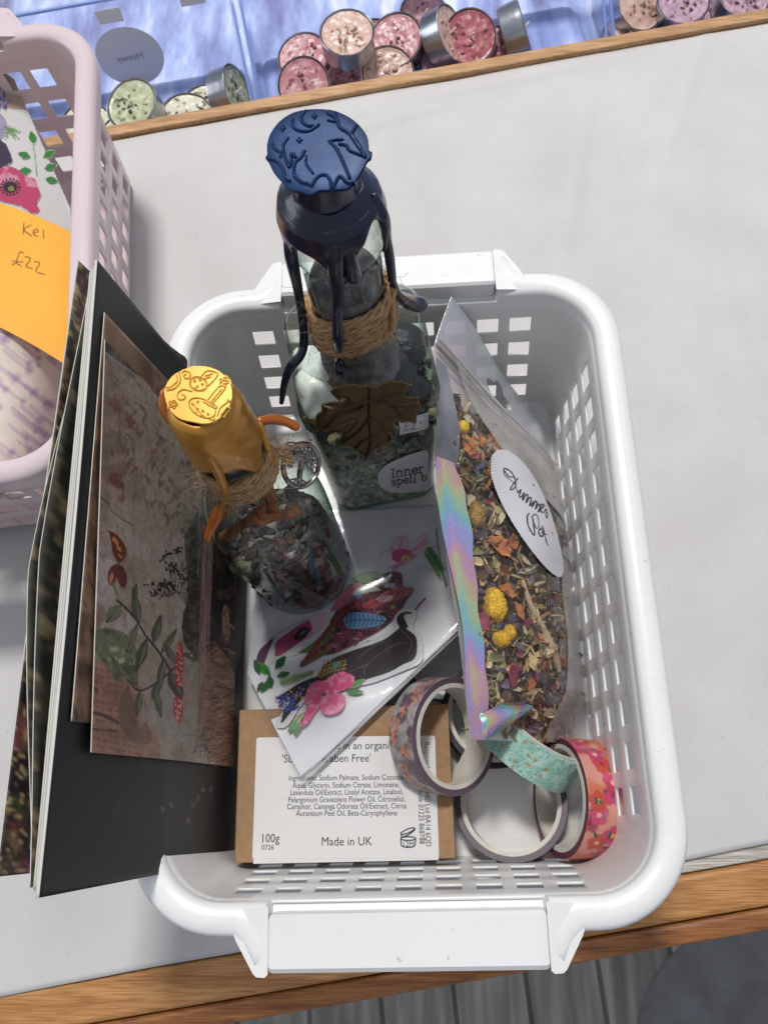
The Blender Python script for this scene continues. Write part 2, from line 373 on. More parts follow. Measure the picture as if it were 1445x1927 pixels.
f = [(i * nv_ + j, (i + 1) * nv_ + j, (i + 1) * nv_ + j + 1, i * nv_ + j + 1) for i in range(nu_ - 1) for j in range(nv_ - 1)]
sheet = obj('paper_sheet', v, f, packing); solidify(sheet, .3, -1)
tag(sheet, 'grey speckled packing paper covering the table top', 'paper')
# floor far below
def floor_nodes():
    m, n, l, b = newmat('grey_wood_planks'); b.inputs['Roughness'].default_value = .6
    tc = n.new('ShaderNodeTexCoord'); mp = n.new('ShaderNodeMapping'); mp.inputs['Rotation'].default_value = (0, 0, math.radians(-4)); mp.inputs['Scale'].default_value = (26, 2.5, 1); l.new(tc.outputs['Object'], mp.inputs[0])
    t = n.new('ShaderNodeTexNoise'); t.inputs['Scale'].default_value = 2.2; t.inputs['Detail'].default_value = 6; l.new(mp.outputs[0], t.inputs[0])
    r = ramp(n, l, t.outputs[0], [(.28, '#6a655f'), (.5, '#8f8a83'), (.72, '#b3aea6')])
    mp2 = n.new('ShaderNodeMapping'); mp2.inputs['Rotation'].default_value = (0, 0, math.radians(86)); l.new(tc.outputs['Object'], mp2.inputs[0])
    br = n.new('ShaderNodeTexBrick'); br.inputs['Scale'].default_value = 1; br.inputs['Brick Width'].default_value = .9; br.inputs['Row Height'].default_value = .085; br.inputs['Mortar Size'].default_value = .003
    br.inputs['Color1'].default_value = (1, 1, 1, 1); br.inputs['Color2'].default_value = (.78, .78, .78, 1); br.inputs['Mortar'].default_value = (.3, .3, .3, 1); l.new(mp2.outputs[0], br.inputs[0])
    mx = n.new('ShaderNodeMix'); mx.data_type = 'RGBA'; mx.blend_type = 'MULTIPLY'; mx.inputs[0].default_value = 1
    l.new(r.outputs[0], mx.inputs[6]); l.new(br.outputs[0], mx.inputs[7]); l.new(mx.outputs[2], b.inputs['Base Color']); return m
o = obj('floor', [(-3000, -3000, -700), (3000, -3000, -700), (3000, 3000, -700), (-3000, 3000, -700)], [(0, 1, 2, 3)], floor_nodes(), smooth=False); tag(o, kind='structure')
rug_m = mat('grey_felt', '#706f71', '#828183', scale=25, rough=.95, bump=1.5, bscale=500)
v, f = lathe([(0.01, 4), (150, 4), (158, 3), (160, 0)], 96, (378, -392, -699.5))
o = obj('round_rug', v, f, rug_m); tag(o, 'round grey felt mat on the dark plank floor', 'mat')
# ================================================================ plastic baskets
def rr_pts(hx, hy, r, nseg=9, xb=(), yb=()):
    """rounded rectangle, counter clockwise from the right side; xb, yb = break fractions (0..1) along the straight runs"""
    out = []; sx, sy = hx - r, hy - r
    fy = sorted(set([0.0, 1.0] + list(yb))); fx = sorted(set([0.0, 1.0] + list(xb)))
    def arc(cx, cy, a0):
        return [(cx + r * math.cos(a0 + math.pi / 2 * k / nseg), cy + r * math.sin(a0 + math.pi / 2 * k / nseg)) for k in range(1, nseg)]
    out += [(hx, -sy + 2 * sy * t) for t in fy]; out += arc(sx, sy, 0)
    out += [(sx - 2 * sx * t, hy) for t in fx]; out += arc(-sx, sy, math.pi / 2)
    out += [(-hx, sy - 2 * sy * t) for t in fy]; out += arc(-sx, -sy, math.pi)
    out += [(-sx + 2 * sx * t, -hy) for t in fx]; out += arc(sx, -sy, 1.5 * math.pi)
    return out
def make_basket(loc, rz, m, label, cat, scale_h=1.0, ledge=True):
    t = thing('basket', loc, label, cat); R = np.array(Matrix.Rotation(rz, 3, 'Z'))
    NX, NY = 9, 12
    def breaks(n, Lr, pitch, hole):
        b = []
        for k in range(n):
            c = (k - (n - 1) / 2) * pitch; b += [.5 + (c - hole / 2) / Lr, .5 + (c + hole / 2) / Lr]
        return b
    fl = (75.0, 104.0, 11.0); tp = (80.0, 109.0, 21.0); bx_ = breaks(NX, 122, 13.9, 9.1); by_ = breaks(NY, 181, 15.1, 9.6)
    zh = [6.2, 16.2, 23.6, 33.6, 41.4, 51.4, 59.2, 69.2]
    zs = [0, 1.2, 3.2] + zh + [76, 81]
    rings = []
    for z in zs:
        k = z / 81.0; ins = 0
        if z < 3.2: ins = (3.2 - math.sqrt(max(0, 3.2**2 - (3.2 - z) ** 2)))
        hx = fl[0] + (tp[0] - fl[0]) * k - ins; hy = fl[1] + (tp[1] - fl[1]) * k - ins; r = fl[2] + (tp[2] - fl[2]) * k
        rings.append([(x, y, z) for x, y in rr_pts(hx, hy, r, 9, bx_, by_)])
    n = len(rings[0]); V = [p for ring in rings for p in ring]; F = []
    ny = 2 * NY + 2; nx = 2 * NX + 2; arcn = 8
    starts = [(0, ny), (ny + arcn, nx), (ny + arcn + nx + arcn, ny), (2 * ny + nx + 3 * arcn, nx)]
    hs = set()
    for s0, cnt in starts:
        for k in range(1, cnt - 2, 2): hs.add(s0 + k)
    for j in range(len(zs) - 1):
        zhole = zs[j] in zh and zh.index(zs[j]) % 2 == 0
        for i in range(n):
            if zhole and i in hs: continue
            F.append((j * n + i, j * n + (i + 1) % n, (j + 1) * n + (i + 1) % n, (j + 1) * n + i))
    F.append(tuple(range(n)))
    F = [f[::-1] for f in F]
    shell = obj('shell', xf(V, R), F, m, t, local=True, ang=30); solidify(shell, 1.15, -1); bevel(shell, .35, 1, 60)
    # rim: profile swept round, dipped under the two handles
    prof = [(0, 77), (0, 83.5), (.5, 85.2), (1.8, 86.2), (5, 86.9), (8.2, 86.3), (9.7, 84.9), (10.1, 83), (10.1, 78), (9.2, 77.5), (8.6, 78), (8.4, 82.5), (1.7, 83), (1.6, 77)]
    fr = [i / 40 for i in range(1, 40)]; base = rr_pts(1, 1, .5, 9, fr, fr); m_ = len(base); V = []; path = []
    fx = [.5 + q / 120.0 for q in (-52, -48, -45, -43.6, -43.2, 43.2, 43.6, 45, 48, 52)] + [i / 24 for i in range(1, 24) if abs(i / 24 - .5) > .45 or abs(i / 24 - .5) < .33]
    fy = [i / 24 for i in range(1, 24)]
    for (o_, z) in prof: path.append(rr_pts(80 + o_, 109 + o_, 21 + o_, 12, fx, fy))
    m_ = len(path[0])
    for i in range(m_):
        for k, (o_, z) in enumerate(prof):
            x, y = path[k][i]; ax = abs(x); d = 0; oy = 0
            if abs(y) > 108.5 and ledge:
                if ax < 43.4: d = -6.0
                elif ax < 54: oy = (o_ / 10.1) ** 1.5 * 9.5 * (.5 + .5 * math.cos(math.pi * max(0, ax - 46) / 8))
            V.append((x, y + math.copysign(oy, y), z + d + (1.6 * (o_ / 10) * (oy > 0) * oy / 9.5)))
    K = len(prof); F = [(i * K + k, ((i + 1) % m_) * K + k, ((i + 1) % m_) * K + (k + 1) % K, i * K + (k + 1) % K) for i in range(m_) for k in range(K)]
    obj('rim', xf(V, R), F, m, t, local=True, ang=50)
    for s in (-1, 1):
        # handle: hollow bar hinged between the two shoulders of the rim
        prof2 = [(112.2, 79.5), (112.2, 88.6), (113.2, 89.6), (127.2, 89.0), (128.6, 87.6), (128.8, 76.5), (127.4, 76.5), (127.2, 86.5), (114, 87.5), (113.8, 79.5)]
        xs = [-42.9, -42.5, -41.6] + list(np.linspace(-38, 38, 9)) + [41.6, 42.5, 42.9]; V = []
        for x in xs:
            e = 0 if abs(x) < 42 else (.35 if abs(x) < 42.7 else .9)
            for (y, z) in prof2:
                cy, cz = 120.5, 83; V.append((x, s * (y + (e if y < cy else -e)), z - (e if z > cz else 0)))
        K = len(prof2); F = [(i * K + k, (i + 1) * K + k, (i + 1) * K + (k + 1) % K, i * K + (k + 1) % K) for i in range(len(xs) - 1) for k in range(K)]
        F += [tuple(range(K)), tuple(range((len(xs) - 1) * K, len(xs) * K))[::-1]]
        obj('handle', xf(V, R), F, m, t, local=True, ang=30)
        for sx in (-1, 1):
            a = [(43.5, 110.5), (43.5, 128.8), (44.2, 129.4), (46.6, 129.4), (47.6, 128.6), (53.2, 119.8), (54.2, 117.6), (54.2, 111.5)]
            V = [(sx * x, s * y, z) for z in (76, 88.6) for x, y in a]; V = [(x, y, z + (-.4 - 2.6 * max(0, (abs(x) - 44) / 10) if z > 80 else 1.5) - (1.0 * (abs(y) - 118) / 10 if z > 80 and abs(y) > 118 else 0)) for x, y, z in V]; q = len(a)
            F = [tuple(range(q)), tuple(range(q, 2 * q))[::-1]] + [(i, (i + 1) % q, q + (i + 1) % q, q + i) for i in range(q)]
            o = obj('handle_bracket', xf(V, R), F, m, t, local=True, smooth=True, ang=40); bevel(o, 1.6, 4, 24)
    for sx in (-1, 1):
        for sy in (-1, 1):
            v, f = lathe([(0.01, -3), (5, -3), (5.5, -2.5), (5.5, -1.4)], 20, (sx * 62, sy * 91, 0)); obj('foot', xf(v, R), f, m, t, local=True)
    return t
wht = mat('white_plastic', '#dfdedc', rough=.26, bump=.06, bscale=160, sss=.0)
def scuffed():
    m, n, l, b = newmat('scuffed_white_plastic'); b.inputs['Roughness'].default_value = .25
    t, _ = noise_node(n, l, 9, 6, (1, 1, 1), .6); r = ramp(n, l, t.outputs[0], [(.3, '#dcdbd8'), (.62, '#e3e2e0'), (.75, '#e6d9da')])
    t2, _ = noise_node(n, l, 260, 3); r2 = ramp(n, l, t2.outputs[0], [(.24, '#9c9690'), (.29, '#ffffff')])
    mx = n.new('ShaderNodeMix'); mx.data_type = 'RGBA'; mx.blend_type = 'MULTIPLY'; mx.inputs[0].default_value = .55
    l.new(r.outputs[0], mx.inputs[6]); l.new(r2.outputs[0], mx.inputs[7]); l.new(mx.outputs[2], b.inputs['Base Color'])
    rr, _ = noise_node(n, l, 30, 5, (1, 5, 1)); mr = n.new('ShaderNodeMapRange'); mr.inputs[3].default_value = .16; mr.inputs[4].default_value = .42; l.new(rr.outputs[0], mr.inputs[0]); l.new(mr.outputs[0], b.inputs['Roughness'])
    bp = n.new('ShaderNodeBump'); bp.inputs['Distance'].default_value = .12 * MM; l.new(rr.outputs[0], bp.inputs['Height']); l.new(bp.outputs[0], b.inputs['Normal']); return m
wht = scuffed()
basket = make_basket((0, 0, 0), 0, wht, 'white plastic basket with a square lattice of holes and two bar handles', 'basket')
pinkm = mat('pale_pink_plastic', '#cdbcbe', '#d1c1c3', scale=20, rough=.26)
basket2 = make_basket((-216, 152, 0), math.radians(4.6), pinkm, 'pale pink plastic basket holding an orange note and floral packets', 'basket')
basket2.name = 'basket.001'
# ================================================================ things in the pink basket
R2 = np.array(Matrix.Rotation(math.radians(4.6), 3, 'Z')); B2 = np.array([-216, 152, 0.0])
# orange paper note, standing loosely in the basket
cv = Canvas(-120, 330, 150, 720, '#efac40', .8); cv.m[:] = 1
cv.mottle('#e6a136', 90, 4, .4, .7, .5)
ink = '#2c2820'
for st in ([(46, 420), (44, 441)], [(59, 424), (46, 433), (60, 445)], [(64, 439), (72, 437), (71, 432), (65, 434), (64, 442), (72, 446)], [(82, 433), (83, 449)],
           [(45, 477), (39, 475), (35, 483), (31, 497)], [(24, 492), (44, 494)], [(24, 499), (31, 496), (40, 501)],
           [(48, 484), (58, 487), (50, 502), (62, 506)], [(66, 493), (76, 496), (68, 511), (84, 517)]):
    cv.line(st, 1.9, ink, 3)
def note_pt(a, b):  # a along the width (left to right), b down
    p = P(-110 + a * 262, 352 + a * 110 + b * (215 + 45 * a) - 20 * math.sin(a * 2.2), 62 + 20 * math.sin(b * 1.6) - 16 * a)
    return p
v, f = grid(230, 200, note_pt); o = obj('paper_note', v, f, PAINTM); setcol(o.data, cv.at(S(np.array(v)))); solidify(o, .2)
tag(o, 'orange paper note handwritten kel and a price, in the pink basket', 'note')
# lilac streaked cream card, curled
cv = Canvas(-200, 500, 140, 930, '#ded3c6', .8); cv.m[:] = 1
cv.mottle('#cfc2b6', 60, 9, .4, .7, .7)
rs = np.random.RandomState(5)
for k in range(58):
    x, y = rs.uniform(-60, 110), rs.uniform(560, 900); L = rs.uniform(20, 70); w = rs.uniform(4, 11)
    cv.line([(x, y), (x + L * .5, y + L * .45), (x + L * .85, y + L * .7)], w, '#a582a6', 3, .38)
    cv.ell(x + L * .85, y + L * .7, w * 1.3, w * 1.7, '#96709a', .8, .6, .8)
cv.mottle('#a98bb0', 22, 21, .56, .7, .75, None, cv.mask([(-200, 480), (0, 540), (118, 672), (112, 700), (-10, 590), (-200, 540)]))
cv.mottle('#8a6692', 10, 31, .55, .62, .5, None, cv.mask([(-200, 480), (0, 540), (118, 672), (116, 690), (-10, 565), (-200, 520)]))
def cream_pt(a, b):
    x0, y0 = -150 + a * 266, 470 + a * 205
    wob = 5 * (vnoise(np.array([a * 26.]), np.array([.2]), 4)[0] - .5) * (b < .03)
    px = x0 - b * 33 * a; py = y0 + wob + b * (930 - y0)
    return P(px, py, 66 - 22 * b + 10 * math.sin(a * 3) - 18 * a ** 4)
v, f = grid(220, 150, cream_pt); o = obj('wrapping_card', v, f, PAINTM); setcol(o.data, cv.at(S(np.array(v)))); solidify(o, 1.2)
tag(o, 'cream card with lilac streaks, curled up in the pink basket', 'card')
# floral sticker packet leaning in the pink basket
pkp = (np.array([-196, 200, 40.]), np.array([.42, -.30, .86])); cast2 = castplane(*pkp)
cv = Canvas(-60, 120, 160, 470, '#d9d7d5', 1.0); cv.poly([(-60, 120), (-10, 118), (28, 150), (134, 395), (136, 445), (60, 470), (-60, 470)], '#d9d7d5')
cv.poly([(-60, 120), (-10, 118), (28, 150), (52, 208), (-40, 200)], '#b29a80')
card2 = decal('backing_card', cv, cast2, PAINT, None, thick=.3, step=1.5)
pk2 = thing('sticker_packet', ORG[card2.name], 'clear packet of floral stickers leaning in the pink basket', 'packet')
card2.parent = pk2; card2.location = (0, 0, 0); tag(pk2)
cv = Canvas(-60, 120, 160, 470, '#ffffff', 1.2)
for (x, y, a) in ((58, 262, -1.9), (50, 288, -2.8), (74, 288, -.5), (52, 313, -3.2), (76, 310, -.3), (78, 328, .25)): cv.leaf(x + 8, y + 8, 25, 15, a, '#3d8a35', '#2c6b28')
cv.line([(70, 330), (66, 290), (62, 268)], 2, '#5b9a48')
cv.poly([(-20, 330), (5, 312), (30, 316), (48, 330), (66, 336), (72, 352), (78, 368), (70, 384), (76, 396), (62, 402), (40, 388), (-10, 372)], '#c6446c', 3)
cv.mottle('#e6a0b4', 14, 3, .45, .6, .8, None, cv.mask([(-20, 330), (5, 312), (30, 316), (48, 330), (66, 336), (72, 352), (40, 350), (-10, 350)]))
cv.ell(20, 352, 17, 14, '#2a1a22', 0, 1, .3); cv.ell(22, 355, 6, 5, '#8f8a3a')
for k in range(16):
    a = k * .39; cv.ell(20 + 18 * math.cos(a), 352 + 15 * math.sin(a), 2.2, 2.2, '#2a1a22')
for k in range(26): cv.leaf(rs.uniform(-30, 16), rs.uniform(175, 225), 16, 6, rs.uniform(-2.2, -.9), ['#2c3d86', '#5b4a9a', '#8a5aa0', '#37347a'][k % 4])
for k in range(26): cv.line([(8 + k * .6, 236 + k * .4), (rs.uniform(0, 40), rs.uniform(236, 262))], 1.6, ['#5a8a3a', '#7aa84a'][k % 2])
cv.poly([(-40, 200), (0, 212), (14, 236), (2, 262), (-40, 290)], '#8a7aa6', 3, .8)
cv.poly([(-60, 290), (0, 262), (24, 300), (10, 312), (-60, 340)], '#3a2c48', 3)
st = decal('sticker', cv, castplane(pkp[0] + np.array([.17, -.12, .34]), pkp[1]), PAINTG, pk2, thick=0, step=1.2)
clear_sleeve = film('clear_cellophane', '#fafafa', '#b8b8ba', .06, 1.5, .5, 45, 0, gain=1.2)
v, f = grid(16, 16, lambda a, b: Pplane(-60 + a * 110 + b * 100 * a, 118 + 20 * a + b * 330, pkp[0] + np.array([.5, -.4, 1.6]) , pkp[1]))
obj('sleeve', v, f, clear_sleeve, pk2)
# ================================================================ trays of tealights on the lower shelf behind
ZS = -38.0
def cloth_nodes():
    m, n, l, b = newmat('lilac_dyed_cloth'); b.inputs['Roughness'].default_value = .9
    t, _ = noise_node(n, l, 34, 6, (1, .3, 1), .6); r = ramp(n, l, t.outputs[0], [(.3, '#7a7498'), (.44, '#9ba3cb'), (.54, '#b9c6e8'), (.66, '#f4f6fb')]); l.new(r.outputs[0], b.inputs['Base Color']); return m
v, f = grid(60, 40, lambda a, b: T(-420 + 900 * a, 317.5 + 330 * b, ZS - .5 + 2.0 * fbm(np.array([a * 30.]), np.array([b * 9.]), 3)[0] - 2.0))
o = obj('shelf_cloth', v, f, cloth_nodes()); tag(o, 'blue and lilac mottled cloth under the tealight trays', 'cloth')
tray_m = film('blue_clear_acrylic', '#f6f8fe', '#b3c4f0', .04, 1.49, .3, 30, gain=1.0, blend=.3)
def tray(u0, u1, v0, v1, h, label):
    hh = lambda y, z, hy: z if z < 6 else z * (.26 + .74 * min(1, max(0, (y + hy) / (1.5 * hy))))
    c = T((u0 + u1) / 2, (v0 + v1) / 2, ZS); t = thing('tealight_tray', c, label, 'tray', 'clear trays of tealights behind the table')
    Rz = np.array(Matrix.Rotation(TH, 3, 'Z')); hx, hy = (u1 - u0) / 2, (v1 - v0) / 2
    prof = [(-6, .6), (-2, 1.0), (-.6, 2.5), (0, 5), (1.5, h), (1.9, h + .6), (2.6, h + .2), (2.4, h - 1.5)]
    V = []; n_ = 0
    for o_, z in prof:
        ring = rr_pts(hx + o_ - 2, hy + o_ - 2, 9 + o_ if o_ > -6 else 4, 8, [i / 10 for i in range(1, 10)], [i / 8 for i in range(1, 8)]); n_ = len(ring); V += [(x, y, hh(y, z, hy)) for x, y in ring]
    F = [(j * n_ + i, j * n_ + (i + 1) % n_, (j + 1) * n_ + (i + 1) % n_, (j + 1) * n_ + i) for j in range(len(prof) - 1) for i in range(n_)] + [tuple(range(n_))[::-1]]
    o = obj('tray_body', xf(V, Rz), F, tray_m, t, local=True); solidify(o, 1.3)
    ring = rr_pts(hx, hy, 9, 10, [i / 10 for i in range(1, 10)], [i / 8 for i in range(1, 8)]); v, f = tube([(x, y, hh(y, h + .2, hy)) for x, y in ring], .9, 8, 0, True)
    obj('tray_rim', xf(v, Rz), f, rimblue, t, local=True); return t, c
rimblue = mat('blue_acrylic_edge', '#8fa9e2', rough=.12, spec=.8)
tr1, c1 = tray(-250, -38, 319.5, 392, 58, 'clear blue tray of greenish tealights, at the top left behind the pink basket')
tr2, c2 = tray(-33, 182, 319.5, 396, 58, 'clear blue tray of pink tealights behind the blue capped bottle')
tr3, c3 = tray(187, 390, 319.5, 392, 52, 'clear blue tray of mauve tealights at the top right')
lab_m = mat('frosted_label', '#dfe1ea', rough=.6); lab_txt = mat('faint_print', '#9b9eb2', rough=.7)
def round_label(t, u, vv, z, r, word):
    p0 = T(u, vv, z); n = -TV
    V = [p0 + r * math.cos(a) * TU + r * math.sin(a) * np.array([0, 0, 1.0]) for a in np.linspace(0, 2 * math.pi, 48, endpoint=False)]
    V2 = [p + TV * .2 for p in V]; k = 48
    F = [tuple(range(k)), tuple(range(k, 2 * k))[::-1]] + [(i, (i + 1) % k, k + (i + 1) % k, k + i) for i in range(k)]
    lb = obj('round_label', V + V2, F, lab_m, t, smooth=False)
    font_text('lettering', word, 6.5, lambda x, y: p0 - TV * .25 - TU * x + np.array([0, 0, 1.0]) * (y - 2), lab_txt, t, 'CENTER')
round_label(tr1, -111, 387.6, -16, 21, 'Honey'); round_label(tr2, 58, 391.6, 7, 17, 'Rose')
tape_m = mat('matt_clear_tape', '#e3e6ec', rough=.5)
for (t, u, vv, z) in ((tr1, -113, 387.9, 13), (tr1, -62, 387.9, 15)):
    v, f = box(T(u, vv, z), (15, .2, 9), TH); obj('tape_patch', v, f, tape_m, t, smooth=False)
alu = mat('tealight_aluminium', '#b9bbbf', '#a6a8ac', scale=60, rough=.28, metal=1, bump=.15, bscale=200)
wick_m = mat('waxed_wick', '#d8cfc0', rough=.7)
def wax_disc(seed, base, spots, r=17.6):
    cv = Canvas(-20, -20, 20, 20, base[0], 4); cv.m[:] = 1
    for i, c in enumerate(base[1:]): cv.mottle(c, 3.5, seed + i * 7, .45, .58, .85)
    rs = np.random.RandomState(seed)
    for k in range(rs.randint(16, 30)):
        a = rs.rand() * 6.28; d = rs.rand() ** .5 * 14; x, y = d * math.cos(a), d * math.sin(a)
        cv.leaf(x, y, rs.uniform(1.5, 5.5), rs.uniform(1, 3.4), rs.rand() * 6.28, spots[k % len(spots)], None, .9)
    V = [(0, 0, 0)]; rr_ = list(np.linspace(.8, 17.3, 24)); n = 90
    rings = []
    for d in rr_:
        for k in range(n):
            a = 2 * math.pi * k / n; rings.append((d * math.cos(a), d * math.sin(a), 1.3 * fbm(np.array([d * math.cos(a) / 3.5 + 9]), np.array([d * math.sin(a) / 3.5 + 9]), seed)[0] + (.5 if d > 16.5 else 0)))
    V += rings; F = [(0, 1 + k, 1 + (k + 1) % n) for k in range(n)] + [(1 + j * n + k, 1 + (j + 1) * n + k, 1 + (j + 1) * n + (k + 1) % n, 1 + j * n + (k + 1) % n) for j in range(len(rr_) - 1) for k in range(n)]
    V = [(x, y, z + 13.6) for x, y, z in V]; C = cv.at(np.array([(x, y) for x, y, z in V])); return V, F, C
WAXM = mat('scented_wax', '#ffffff', rough=.35, attr=True)
kinds = {
    'green': (['#b9bd98', '#c9cbb0', '#9ea582'], ['#4a5238', '#6a6a48', '#3a3a2a']), 'cream': (['#c6c2ac', '#d6d2be'], ['#3f3d30', '#6a6650']),
    'pink': (['#c68e96', '#d0a4a6', '#b7767c'], ['#74404a', '#dcc0bc', '#8a5a4a']), 'rose': (['#b46a72', '#c28484', '#a4545e'], ['#5f2c34', '#d2acaa']),
    'blush': (['#cfb0a4', '#c4a090'], ['#7a5238', '#8a6a48', '#e0d0c0']), 'mauve': (['#a8849a', '#bb9cac'], ['#5f4054', '#7a5a4a'])}
BITM = {k: mat('dried_bits_' + k, v_[1][0], v_[1][-1], scale=300, rough=.8) for k, v_ in kinds.items()}
def tealight(kind, seed):
    t = thing('tealight', (0, 0, 0)); base, sp = kinds[kind]
    prof = [(0.01, 0), (17.2, 0), (18, .5), (18.2, 2), (18.4, 15), (18.9, 15.4), (18.6, 15.7), (18.0, 15.2), (17.6, 13.4)]
    v, f = lathe(prof, 48, fr=lambda a, z: 1 + .004 * math.sin(a * 19 + z)); obj('cup', v, f, alu, t, local=True)
    V, F, C = wax_disc(seed, base, sp); w = obj('wax', V, F, WAXM, t, local=True, ang=0); setcol(w.data, C)
    rs = np.random.RandomState(seed + 100); bits = []
    for k in range(5):
        a = rs.rand() * 6.28; d = rs.uniform(2, 13); bits.append(blob((d * math.cos(a), d * math.sin(a), 14.7), rs.uniform(.8, 2.0), seed * 9 + k, .5, 1, (1.4, .8, .5), rot_to((rs.normal() * .3, rs.normal() * .3, 1), a)))
    v, f = cat_(bits); obj('dried_petal_bits', v, f, BITM[kind], t, local=True, ang=0)
    v, f = tube([(0, 0, 13), (.4, .2, 16), (1.6, .8, 18.5)], .8, 8, 3); obj('wick', v, f, wick_m, t, local=True); return t
grp = 'tealights in the clear trays'
def put(kind, seed, px, py, zc, n, label, spin=0.0):
    """zc: height of the wax face centre; n: direction the wax faces"""
    t = tealight(kind, seed); R = rot_to(n, spin); c = P(px, py, zc) - R @ np.array([0, 0, 12.8])
    t.scale = (.88, .88, .88); t.location = c * MM; t.rotation_euler = Matrix(R.tolist()).to_euler(); ORG[t.name] = c
    tag(t, label, 'tealight', grp); return t
UP = (0, 0, 1)
for a in (('green', 1, 248, 196, -8, (-.18, -.2, .95), 'sage green tealight lying on top of the pile in the left tray'),
          ('cream', 2, 352, 218, -22, (.1, -.1, 1), 'pale tealight dotted with dark seeds beside the wood strip, left tray'),
          ('cream', 3, 240, 250, -23, (0, 0, 1), 'cream tealight half hidden by the wood strip below the sage green one'),
          ('cream', 4, 388, 197, -23, UP, 'plain cream tealight behind the one with dark seeds'),
          ('green', 5, 446, 174, -21, (.9, -.05, .32), 'tealight standing on its edge beside the left tray end, silver side showing'),
          ('cream', 6, 170, 235, -23, (.3, 0, 1), 'tealight at the far left end, glimpsed past the pink basket corner'),
          ('pink', 7, 571, 108, -18, (-.1, -.25, 1), 'pink tealight with brown petals behind another pink one, middle tray left end'),
          ('pink', 8, 572, 160, -19, (-.05, -.5, .85), 'glossy pink tealight leaning at the middle tray front left corner'),
          ('blush', 9, 653, 62, 5, (.02, -.12, 1), 'cream pink tealight lying on top of the pile, silver rim showing'),
          ('rose', 10, 660, 140, -22, UP, 'red tealight under the topmost cream pink one'),
          ('pink', 11, 745, 75, -11, (-.15, -.35, .9), 'pink tealight with dark rosebud bits right of the topmost one'),
          ('blush', 12, 730, 138, -17, (.05, -.4, .9), 'buff tealight with brown specks leaning against the wood strip'),
          ('blush', 13, 848, 62, -11, (.75, -.15, .5), 'tealight tipped on its side in the middle of the pink ones, petals facing right'),
          ('mauve', 14, 838, 118, -23, (0, -.2, 1), 'dull plum tealight low by the wood strip, right of the buff one'),
          ('rose', 15, 925, 92, -22, (0, -.15, 1), 'red pink tealight near the right end of the middle tray'),
          ('pink', 16, 985, 52, -11, (.85, .1, .3), 'tealight standing on edge near the right end of the middle tray'),
          ('blush', 17, 1205, 8, -19, (.3, -.4, .85), 'tealight with brown petals tilted in the right tray, leftmost there'),
          ('mauve', 18, 1285, 2, -17, (0, -.2, 1), 'mauve tealight next to the tilted one in the right tray'),
          ('mauve', 19, 1400, -8, -19, (.1, -.2, 1), 'mauve tealight at the top right corner of the picture'),
          ('rose', 21, 700, 85, -20, (-.2, -.3, .9), 'crimson tealight wedged just behind the buff and pink ones'),
          ('pink', 22, 800, 30, -20, (.2, -.2, .95), 'pink tealight far back, left of the one tipped on its side'),
          ('rose', 23, 885, 70, -14, (.1, -.5, .85), 'rosy tealight between the tipped one and the red pink one'),
          ('mauve', 24, 1345, 10, -30, (0, -.3, 1), 'mauve tealight half hidden by the strip, second from the right corner'),
          ('blush', 20, 1180, 70, -29, (0, -.1, 1), 'tealight low in the right tray end, mostly behind the wood strip')):
    put(*a)
# ================================================================ shared: glass, twine
GLASS = film('green_tinted_glass', '#f7fcf8', '#3c7a58', .03, 1.42, .35, 28, gain=.9, blend=.40)
GLASS2 = film('clear_green_glass', '#f2f8f4', '#3f6a55', .03, 1.42, .4, 34, gain=1.0, blend=.42)
GREEN = mat('thick_green_glass', '#6fb489', rough=.06, trans=.45, spec=.9, coat=.5)
jute = mat('jute_twine', '#bb9870', '#93724c', scale=500, rough=.9, bump=.4, bscale=900)
def strand(path, r, ply=3, seed=0, tw=1.9, n=7):
    """one twisted cord following a path: ply thin yarns wound together"""
    path = crom(path, 6); out = []; L = np.r_[0, np.cumsum(np.linalg.norm(np.diff(path, axis=0), axis=1))]
    for k in range(ply):
        q = []
        for i, p in enumerate(path):
            t = path[min(i + 1, len(path) - 1)] - path[max(i - 1, 0)]; t /= np.linalg.norm(t) + 1e-9
            b = np.cross(t, [0, 0, 1.0]) if abs(t[2]) < .9 else np.cross(t, [1.0, 0, 0]); b /= np.linalg.norm(b); nn = np.cross(b, t); a = L[i] / (r * tw) + k * 2 * math.pi / ply + seed
            q.append(p + .55 * r * (math.cos(a) * b + math.sin(a) * nn))
        out.append(tube(q, r * .56, n, 0))
    return cat_(out)
def twine_wrap(cx, cy, z0, z1, R0, turns, seed, r=.75, tilt=None, wob=.5):
    rs = np.random.RandomState(seed); out = []
    for layer in range(2):
        pts = []; N = turns * 26
        for i in range(N + 1):
            t = i / N; a = 2 * math.pi * turns * t + layer * 1.3; z = z0 + (z1 - z0) * t + wob * math.sin(a * .9 + seed + layer) + (tilt(a) if tilt else 0)
            R = R0 + layer * .8 + .35 * math.sin(a * 1.7 + layer * 2); pts.append((cx + R * math.cos(a), cy + R * math.sin(a), z))
        out.append(strand(pts[::2], r, 3, seed + layer))
    return cat_(out)
def fuzz(cx, cy, z0, z1, R, n, seed, L=6, down=0.0, r=.07):
    rs = np.random.RandomState(seed); out = []
    for k in range(n):
        a = rs.rand() * 6.283; z = rs.uniform(z0, z1); d = np.array([math.cos(a), math.sin(a), 0]); p = np.array([cx, cy, z]) + d * R; v = d * rs.uniform(.1, 1) + rs.normal(0, .7, 3) + np.array([0, 0, -down])
        v /= np.linalg.norm(v); w = rs.normal(0, .6, 3); l = L * rs.uniform(.4, 1.3)
        out.append(tube([p, p + v * l * .35 + w * .5, p + v * l * .7 + w * 1.3, p + v * l + w * 1.8 * rs.normal()], r, 4, 3, caps=False))
    return cat_(out)
